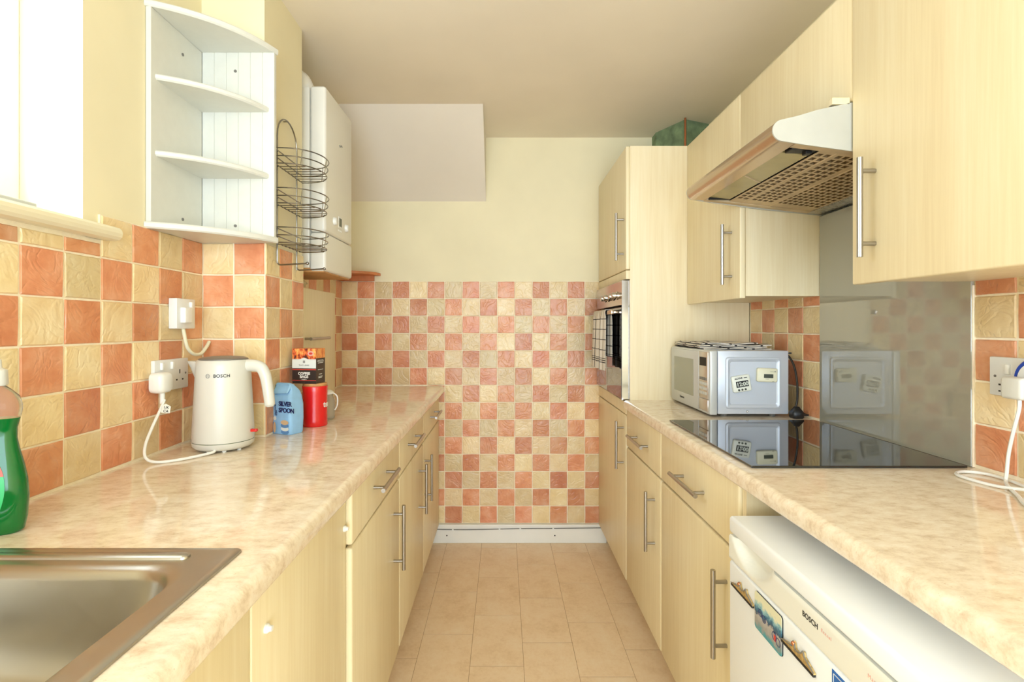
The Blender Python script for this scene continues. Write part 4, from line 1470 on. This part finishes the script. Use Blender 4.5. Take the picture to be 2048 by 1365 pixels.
# pressed panel on the near side: raised rim with a sunk field
bm = nb()
ux, uz = (0.817 + 1.014) / 2, (0.957 + 1.141) / 2
hx, hz = (1.014 - 0.817) / 2, (1.141 - 0.957) / 2
ring_loft(bm, [[(x, MY0 - d, z) for x, z in rrect(ux, uz, hx + g, hz + g, r, 4)] for g, d, r in
               ((0.004, -0.001, 0.012), (0.001, 0.0045, 0.011), (-0.004, 0.0055, 0.010), (-0.010, 0.0035, 0.009), (-0.014, 0.0012, 0.008))], cap0=False)
obj('side_pressing', bm, 'silver', body)
frt = obj('front_frame', B(MX0, MX0 + 0.0285, MY0 - 0.001, MY1, MZ0 - 0.004, MZ1 + 0.001, 0.005, 3), 'silver_front', t, True)
door = obj('door', B(MX0 - 0.004, MX0 + 0.004, MY0 + 0.098, MY1 - 0.006, MZ0 + 0.004, MZ1 - 0.006, 0.003), 'silver_front', t, True)
obj('window', B(MX0 - 0.0052, MX0 - 0.003, MY0 + 0.150, MY1 - 0.050, MZ0 + 0.046, MZ1 - 0.040, 0.0008), 'mw_glass', door)
pnl = obj('control_panel', B(MX0 - 0.004, MX0 + 0.004, MY0 + 0.010, MY0 + 0.095, MZ0 + 0.052, MZ1 - 0.006, 0.002), 'mw_panel', t, True)
obj('door_button', B(MX0 - 0.004, MX0 + 0.004, MY0 + 0.010, MY0 + 0.095, MZ0 + 0.006, MZ0 + 0.050, 0.002), 'mw_panel', t, True)
obj('display', B(MX0 - 0.0052, MX0 - 0.003, MY0 + 0.022, MY0 + 0.083, MZ1 - 0.058, MZ1 - 0.026), 'dark', pnl)
for r in range(4):
    for c in range(4):
        obj('key', B(MX0 - 0.0055, MX0 - 0.003, MY0 + 0.018 + 0.018 * c, MY0 + 0.032 + 0.018 * c, MZ1 - 0.112 - 0.018 * r, MZ1 - 0.101 - 0.018 * r, 0.0008, 1), 'silver_front' if r > 0 else 'grey_plastic', pnl)
text_mesh('lettering', 'Panasonic', 0.0135, 'ink', door, flat((MX0 - 0.0041, MY1 - 0.12, MZ0 + 0.022), (0, -1, 0), (0, 0, 1)), 0.02, 0.0003)
for x, y in ((0.82, MY0 + 0.03), (1.00, MY0 + 0.03), (0.82, MY1 - 0.04), (1.00, MY1 - 0.04)):
    bm = nb(); lathe(bm, x, y, [(0.011, ZR + 0.0003), (0.013, MZ0)], 14)
    obj('foot', bm, 'rubber', t)
bm = nb()
bmesh.ops.create_uvsphere(bm, u_segments=12, v_segments=6, radius=0.004)
bmesh.ops.translate(bm, vec=(0.894, MY0, MZ0 + 0.010), verts=bm.verts[:])
obj('screw', bm, 'chrome', body, True)
obj('vent_spacer', B(MX1, MX1 + 0.022, MY0 + 0.02, MY0 + 0.03, MZ1 - 0.012, MZ1 - 0.007), 'black', t)
bm = nb()
tube(bm, smooth_path([(MX1 - 0.002, 1.905, 1.150), (MX1 + 0.010, 1.902, 1.145), (MX1 + 0.024, 1.893, 1.110), (MX1 + 0.030, 1.884, 1.05), (MX1 + 0.027, 1.878, 0.99), (MX1 + 0.018, 1.874, 0.955)], 7), 0.0038, 8)
crd = obj('power_cord', bm, 'black', t, True)
bm = nb()
ring_loft(bm, [[(x, y, z) for x, y in rrect(1.066, 1.870, a, b, min(a, b) * 0.5, 4)] for z, a, b in
               ((ZR + 0.0005, 0.018, 0.016), (ZR + 0.005, 0.021, 0.018), (ZR + 0.022, 0.021, 0.018), (ZR + 0.034, 0.012, 0.012), (ZR + 0.042, 0.007, 0.007))])
for dy in (-0.010, 0.0, 0.010):
    box(bm, 1.086, 1.103, 1.870 + dy - 0.002, 1.870 + dy + 0.002, ZR + 0.010, ZR + 0.016)
obj('plug', bm, 'black', crd, True)

# --- magnetic timers on the microwave side
def timer(name, label, cx_, cz_, w, h, rot, mat):
    t = thing(name, label, 'timer', (cx_, MY0, cz_), 'timers on the microwave')
    R = Matrix.Rotation(math.radians(rot), 3, 'Y')
    def P(u, v, d):
        q = R @ Vector((u, 0, v))
        return Vector((cx_ + q.x, MY0 - 0.0015 - d, cz_ + q.z))
    bm = nb()
    ring_loft(bm, [[P(u, v, d) for u, v in rrect(0, 0, w / 2 - g, h / 2 - g, 0.006, 4)] for d, g in ((0, 0.001), (0.003, 0), (0.011, 0), (0.0135, 0.0025))])
    o = obj('case', bm, mat, t, True)
    def panel(nm, m_, u0, u1, v0, v1, d0=0.013, d1=0.0142, r=0.0012):
        bm = nb()
        ring_loft(bm, [[P(u, v, d) for u, v in rrect((u0 + u1) / 2, (v0 + v1) / 2, (u1 - u0) / 2, (v1 - v0) / 2, r, 3)] for d in (d0, d1)])
        return obj(nm, bm, m_, o)
    def label_(s_, size, m_, u, v, bold=0.02, al='LEFT'):
        xa = (P(1, 0, 0) - P(0, 0, 0)); ya = (P(0, 1, 0) - P(0, 0, 0))
        text_mesh('lettering', s_, size, m_, o, flat(P(u, v, 0.0142), xa, ya), bold, 0.0003, 1.0, al)
    return t, panel, label_
t, panel, lab = timer('kitchen_timer', 'square white timer reading 12:00 tilted on the microwave side', 0.868, 1.048, 0.066, 0.060, -9, 'timer_white')
panel('screen', 'ink', -0.021, 0.024, -0.012, 0.010)
lab('12:00', 0.0195, 'lcd_digit', 0.0015, -0.0078, 0.03, 'CENTER')
lab('ACTIVE', 0.0085, 'ink', -0.024, 0.0175, 0.03)
panel('mark', 'ink', 0.010, 0.022, 0.0195, 0.0215, r=0.0005)
for u in (-0.014, -0.002, 0.010):
    panel('button', 'lcd_dark', u - 0.0036, u + 0.0036, -0.0252, -0.018, 0.013, 0.0155, 0.0035)
t, panel, lab = timer('kitchen_timer', 'wider ivory timer with blank screen on the microwave side', 0.962, 1.079, 0.074, 0.050, 2, 'ivory')
panel('screen', 'lcd_dark', -0.014, 0.020, -0.010, 0.004)
panel('mark', 'lcd', 0.008, 0.024, 0.0128, 0.0136, r=0.0003)
panel('mark', 'ink', 0.024, 0.029, 0.0125, 0.0145, r=0.0006)
panel('mark', 'lcd', -0.008, 0.004, -0.0148, -0.0138, r=0.0003)
panel('mark', 'ink', 0.017, 0.024, -0.0235, -0.0222, r=0.0004)

# --- folded towel on the microwave
t = thing('folded_towel', 'folded black and white tea towel lying on top of the microwave', 'tea towel', (0.87, 2.12, MZ1))
rr = random.Random(5)
for L, (x0, x1, y0, y1, z) in enumerate(((0.765, 1.03, 1.975, 2.285, MZ1 + 0.0035), (0.768, 1.02, 1.99, 2.29, MZ1 + 0.010), (0.762, 1.035, 1.985, 2.28, MZ1 + 0.0165), (0.775, 0.99, 2.00, 2.29, MZ1 + 0.023))):
    grid, uvg = [], []
    ph = rr.uniform(0, 6)
    for i in range(25):
        row, ur = [], []
        for j in range(25):
            u, v = i / 24, j / 24
            dz = 0.0022 * math.sin(u * 9 + ph + v * 3) + 0.0012 * math.sin(v * 17 + ph)
            ex = 0.006 * math.sin(v * 11 + ph) * (u > 0.95) + 0.004 * math.sin(u * 13 + ph) * (v < 0.04)
            row.append((x0 + (x1 - x0) * u + ex, y0 + (y1 - y0) * v + 0.02 * (u - 0.5) * math.sin(ph) + ex, max(z + dz, MZ1 + 0.0026)))
            ur.append(((x1 - x0) * u * 0.36 + 0.01 * L, (y1 - y0) * v * 0.42 + 0.013 * L))
        grid.append(row); uvg.append(ur)
    cloth('fold', grid, 'towel', t, 0.0032, uvg)

# --- right-hand socket, charger and cable
t = thing('double_socket', 'white wall socket at the right edge beside the grey glass', 'socket', (XR - 0.008, 1.09, 1.102))
xf = XR - 0.0082
p = faceplate(t, xf, -1, 1.019, 1.166, 1.103, 1.189, 0.011)
xo = xf - 0.011
for yy in (1.152, 1.033):
    bm = nb(); cyl(bm, (xo + 0.001, yy, 1.146), (xo - 0.0007, yy, 1.146), 0.003, 10)
    obj('screw', bm, 'grey_plastic', p)
obj('switch', B(xo - 0.005, xo + 0.002, 1.117, 1.127, 1.152, 1.174, 0.0015), 'white', p, True)
obj('pin_hole', B(xo - 0.0004, xo + 0.002, 1.139, 1.144, 1.126, 1.130), 'black', p)
obj('pin_hole', B(xo - 0.0004, xo + 0.002, 1.139, 1.144, 1.112, 1.115), 'black', p)
t = thing('charger', 'white charger plug with a long white cable on the right worktop', 'charger', (1.07, 1.10, 1.10))
obj('plug', B(1.046, 1.0775, 1.040, 1.086, 1.106, 1.152, 0.007, 4), 'warmwhite', t, True)
bm = nb()
tube(bm, smooth_path([(1.063, 1.060, 1.108), (1.064, 1.062, 1.085), (1.071, 1.082, 1.03), (1.075, 1.095, 0.985), (1.071, 1.095, 0.945), (1.066, 1.092, ZR + 0.006), (1.040, 1.06, ZR + 0.0042),
                      (1.00, 1.00, ZR + 0.0042), (0.96, 0.94, ZR + 0.0042), (0.95, 0.86, ZR + 0.0042), (1.00, 0.85, ZR + 0.0042), (1.045, 0.95, ZR + 0.0042), (1.062, 1.02, ZR + 0.0042),
                      (1.082, 1.10, ZR + 0.0042), (1.078, 1.150, ZR + 0.0042), (1.045, 1.168, ZR + 0.0042), (1.012, 1.150, ZR + 0.0042), (1.005, 1.115, ZR + 0.0042), (1.018, 1.06, ZR + 0.0042), (1.038, 1.0, ZR + 0.0110), (1.05, 0.9, ZR + 0.0042)], 8), 0.0034, 8)
obj('cable', bm, 'white', t, True)
t = thing('plug_adaptor', 'blue and white round plug-in device at the right edge', 'adaptor', (1.07, 1.04, 1.10))
bm = nb()
lathe(bm, 0, 0, [(0.044, 0), (0.046, 0.003), (0.046, 0.017), (0.043, 0.020), (0.036, 0.020)], 36)
bmesh.ops.transform(bm, matrix=Matrix.Translation((xo - 0.0005, 1.046, 1.146)) @ Matrix.Rotation(-math.pi / 2, 4, 'Y'), verts=bm.verts[:])
obj('ring', bm, 'blue', t, True)
bm = nb()
lathe(bm, 0, 0, [(0.036, 0.0195), (0.036, 0.0205), (0.030, 0.0215), (0.005, 0.022)], 36)
bmesh.ops.transform(bm, matrix=Matrix.Translation((xo - 0.0005, 1.046, 1.146)) @ Matrix.Rotation(-math.pi / 2, 4, 'Y'), verts=bm.verts[:])
obj('face', bm, 'white', t, True)

# --- fridge
FXF, FY0, FY1, FZ = 0.496, 0.55, 1.132, 0.842
t = thing('fridge', 'white undercounter fridge with magnets under the right worktop', 'fridge', (0.78, 0.84, 0))
obj('cabinet', B(0.545, 1.06, FY0 + 0.004, FY1 - 0.004, 0.03, FZ - 0.036), 'fridge', t)
obj('top_lid', B(FXF, 1.062, FY0, FY1, FZ - 0.036, FZ, 0.007, 4), 'fridge', t, True)
door = obj('door', B(FXF, 0.541, FY0 + 0.002, FY1 - 0.002, 0.10, 0.7465, 0.006, 3), 'fridge', t, True)
# door head band with the scooped grip
bm = nb()
NY, NZ = 60, 12
z0, z1 = 0.7475, 0.8015
vv = [[None] * (NZ + 1) for _ in range(NY + 1)]
for i in range(NY + 1):
    for j in range(NZ + 1):
        y = FY1 - 0.002 - (FY1 - FY0 - 0.004) * i / NY
        z = z0 + (z1 - z0) * j / NZ
        d = 0.0
        u = (1.108 - y) / 0.155
        if 0 <= u <= 1:
            lo = 0.7955 - 0.036 * math.sin(math.pi * min(1, u * 1.0)) ** 0.7
            if z > lo:
                d = 0.020 * min(1, (z - lo) / 0.012) * (math.sin(math.pi * u) ** 0.5)
        e = 0.003 if j in (0, NZ) else 0.0
        vv[i][j] = bm.verts.new((FXF + d + e, y, z))
for i in range(NY):
    for j in range(NZ):
        bm.faces.new((vv[i][j], vv[i + 1][j], vv[i + 1][j + 1], vv[i][j + 1]))
rim = [vv[i][0] for i in range(NY + 1)] + [vv[NY][j] for j in range(1, NZ + 1)] + [vv[i][NZ] for i in range(NY - 1, -1, -1)] + [vv[0][j] for j in range(NZ - 1, 0, -1)]
back = [bm.verts.new((0.541, v.co.y, v.co.z)) for v in rim]
for k in range(len(rim)):
    q = (k + 1) % len(rim)
    bm.faces.new((rim[k], rim[q], back[q], back[k]))
bm.faces.new(back)
band = obj('door_head', bm, 'fridge_band', t, True)
for y in (FY0 + 0.05, FY1 - 0.05):
    for x in (0.60, 1.0):
        bm = nb(); lathe(bm, x, y, [(0.018, 0.0), (0.018, 0.03)], 12)
        obj('foot', bm, 'black', t)
fx_ = lambda y, z: flat((FXF, y, z), (0, -1, 0), (0, 0, 1))
text_mesh('lettering', 'BOSCH', 0.0125, 'ink', band, fx_(0.853, 0.7785), 0.02, 0.0003, 1.05)
text_mesh('lettering', 'Exxcel', 0.0075, 'inkpink', band, fx_(0.803, 0.781), 0.01, 0.0003, 1.3)
text_mesh('lettering', 'Maxx', 0.0080, 'inkpink', band, fx_(0.700, 0.780), 0.0, 0.0003, 1.3)
stk = obj('energy_sticker', B(FXF - 0.0006, FXF + 0.001, 0.712, 0.776, 0.640, 0.741, 0.0004), 'blue_sticker', door)
for (a, b, c, d) in ((0.716, 0.772, 0.7355, 0.7365), (0.716, 0.772, 0.6445, 0.6455), (0.7715, 0.7725, 0.645, 0.736), (0.7155, 0.7165, 0.645, 0.736)):
    obj('sticker_line', B(FXF - 0.0009, FXF, a, b, c, d), 'inkwhite', door)
text_mesh('lettering', 'SUPER', 0.019, 'inkwhite', door, flat((FXF - 0.0008, 0.768, 0.698), (0, -1, 0), (0, 0, 1)), 0.02, 0.0003, 0.85)
for z, w in ((0.7245, 0.030), (0.719, 0.036)):
    obj('sticker_line', B(FXF - 0.0009, FXF, 0.765 - w, 0.765, z, z + 0.0022), 'inkwhite', door)

# magnets on the fridge door
def skyline_magnet(label, y_far):
    t = thing('fridge_magnet', label, 'magnet', (FXF, y_far - 0.047, 0.702), 'magnets on the fridge door')
    obj('base_bar', B(FXF - 0.0055, FXF - 0.0004, y_far - 0.095, y_far, 0.700, 0.7045, 0.001), 'ink', t)
    prof_ = [(0, 0.001), (0.010, 0.004), (0.022, 0.0065), (0.033, 0.008), (0.036, 0.017), (0.038, 0.020), (0.041, 0.017), (0.043, 0.009), (0.050, 0.0085), (0.056, 0.010),
             (0.061, 0.0135), (0.065, 0.019), (0.068, 0.018), (0.070, 0.012), (0.078, 0.009), (0.087, 0.0055), (0.095, 0.002)]
    poly = [(y_far - a, 0.7045 + b) for a, b in prof_] + [(y_far - 0.095, 0.7045), (y_far, 0.7045)]
    bm = nb(); extrude_poly(bm, poly, 'x', FXF - 0.0045, FXF - 0.0004)
    obj('skyline_relief', bm, 'gold', t)
    bm = nb()
    tube(bm, [(FXF - 0.0048, y_far - a, 0.7045 + b) for a, b in prof_], 0.0011, 5)
    obj('outline', bm, 'grey_plastic', t, True)
    bm = nb(); bmesh.ops.create_uvsphere(bm, u_segments=10, v_segments=8, radius=0.0036)
    bmesh.ops.translate(bm, vec=(FXF - 0.005, y_far - 0.0385, 0.7205), verts=bm.verts[:])
    obj('bead', bm, 'copper', t, True)
skyline_magnet('gold skyline magnet on the fridge, left of the picture magnet', 1.110)
skyline_magnet('gold skyline magnet on the fridge, right of the picture magnet', 0.910)
t = thing('picture_magnet', 'rectangular seaside picture magnet on the fridge door', 'magnet', (FXF, 0.96, 0.67), 'magnets on the fridge door')
bm = nb()
ring_loft(bm, [[(x, y, z) for y, z in rrect(0.9595, 0.7055, 0.0485, 0.0355, 0.006, 4)] for x in (FXF - 0.0022, FXF - 0.0034)])
obj('print', bm, 'promenade', t)
bm = nb()
ring_loft(bm, [[(x, y, z) for y, z in rrect(0.9595, 0.7055, 0.0488, 0.0358, 0.006, 4)] for x in (FXF - 0.0004, FXF - 0.0022)])
obj('backing', bm, 'ink', t)
for y, z, r in ((0.985, 0.708, 0.0065), (0.972, 0.703, 0.0065), (0.935, 0.694, 0.0075), (0.922, 0.690, 0.007)):
    bm = nb()
    tube(bm, [(FXF - 0.0036, y + r * math.cos(2 * math.pi * k / 20), z + r * math.sin(2 * math.pi * k / 20)) for k in range(20)], 0.0006, 4, closed=True)
    obj('printed_wheel', bm, 'navy', t)
obj('printed_lamp', B(FXF - 0.0040, FXF - 0.0034, 0.930, 0.936, 0.686, 0.697), 'inkred', t)
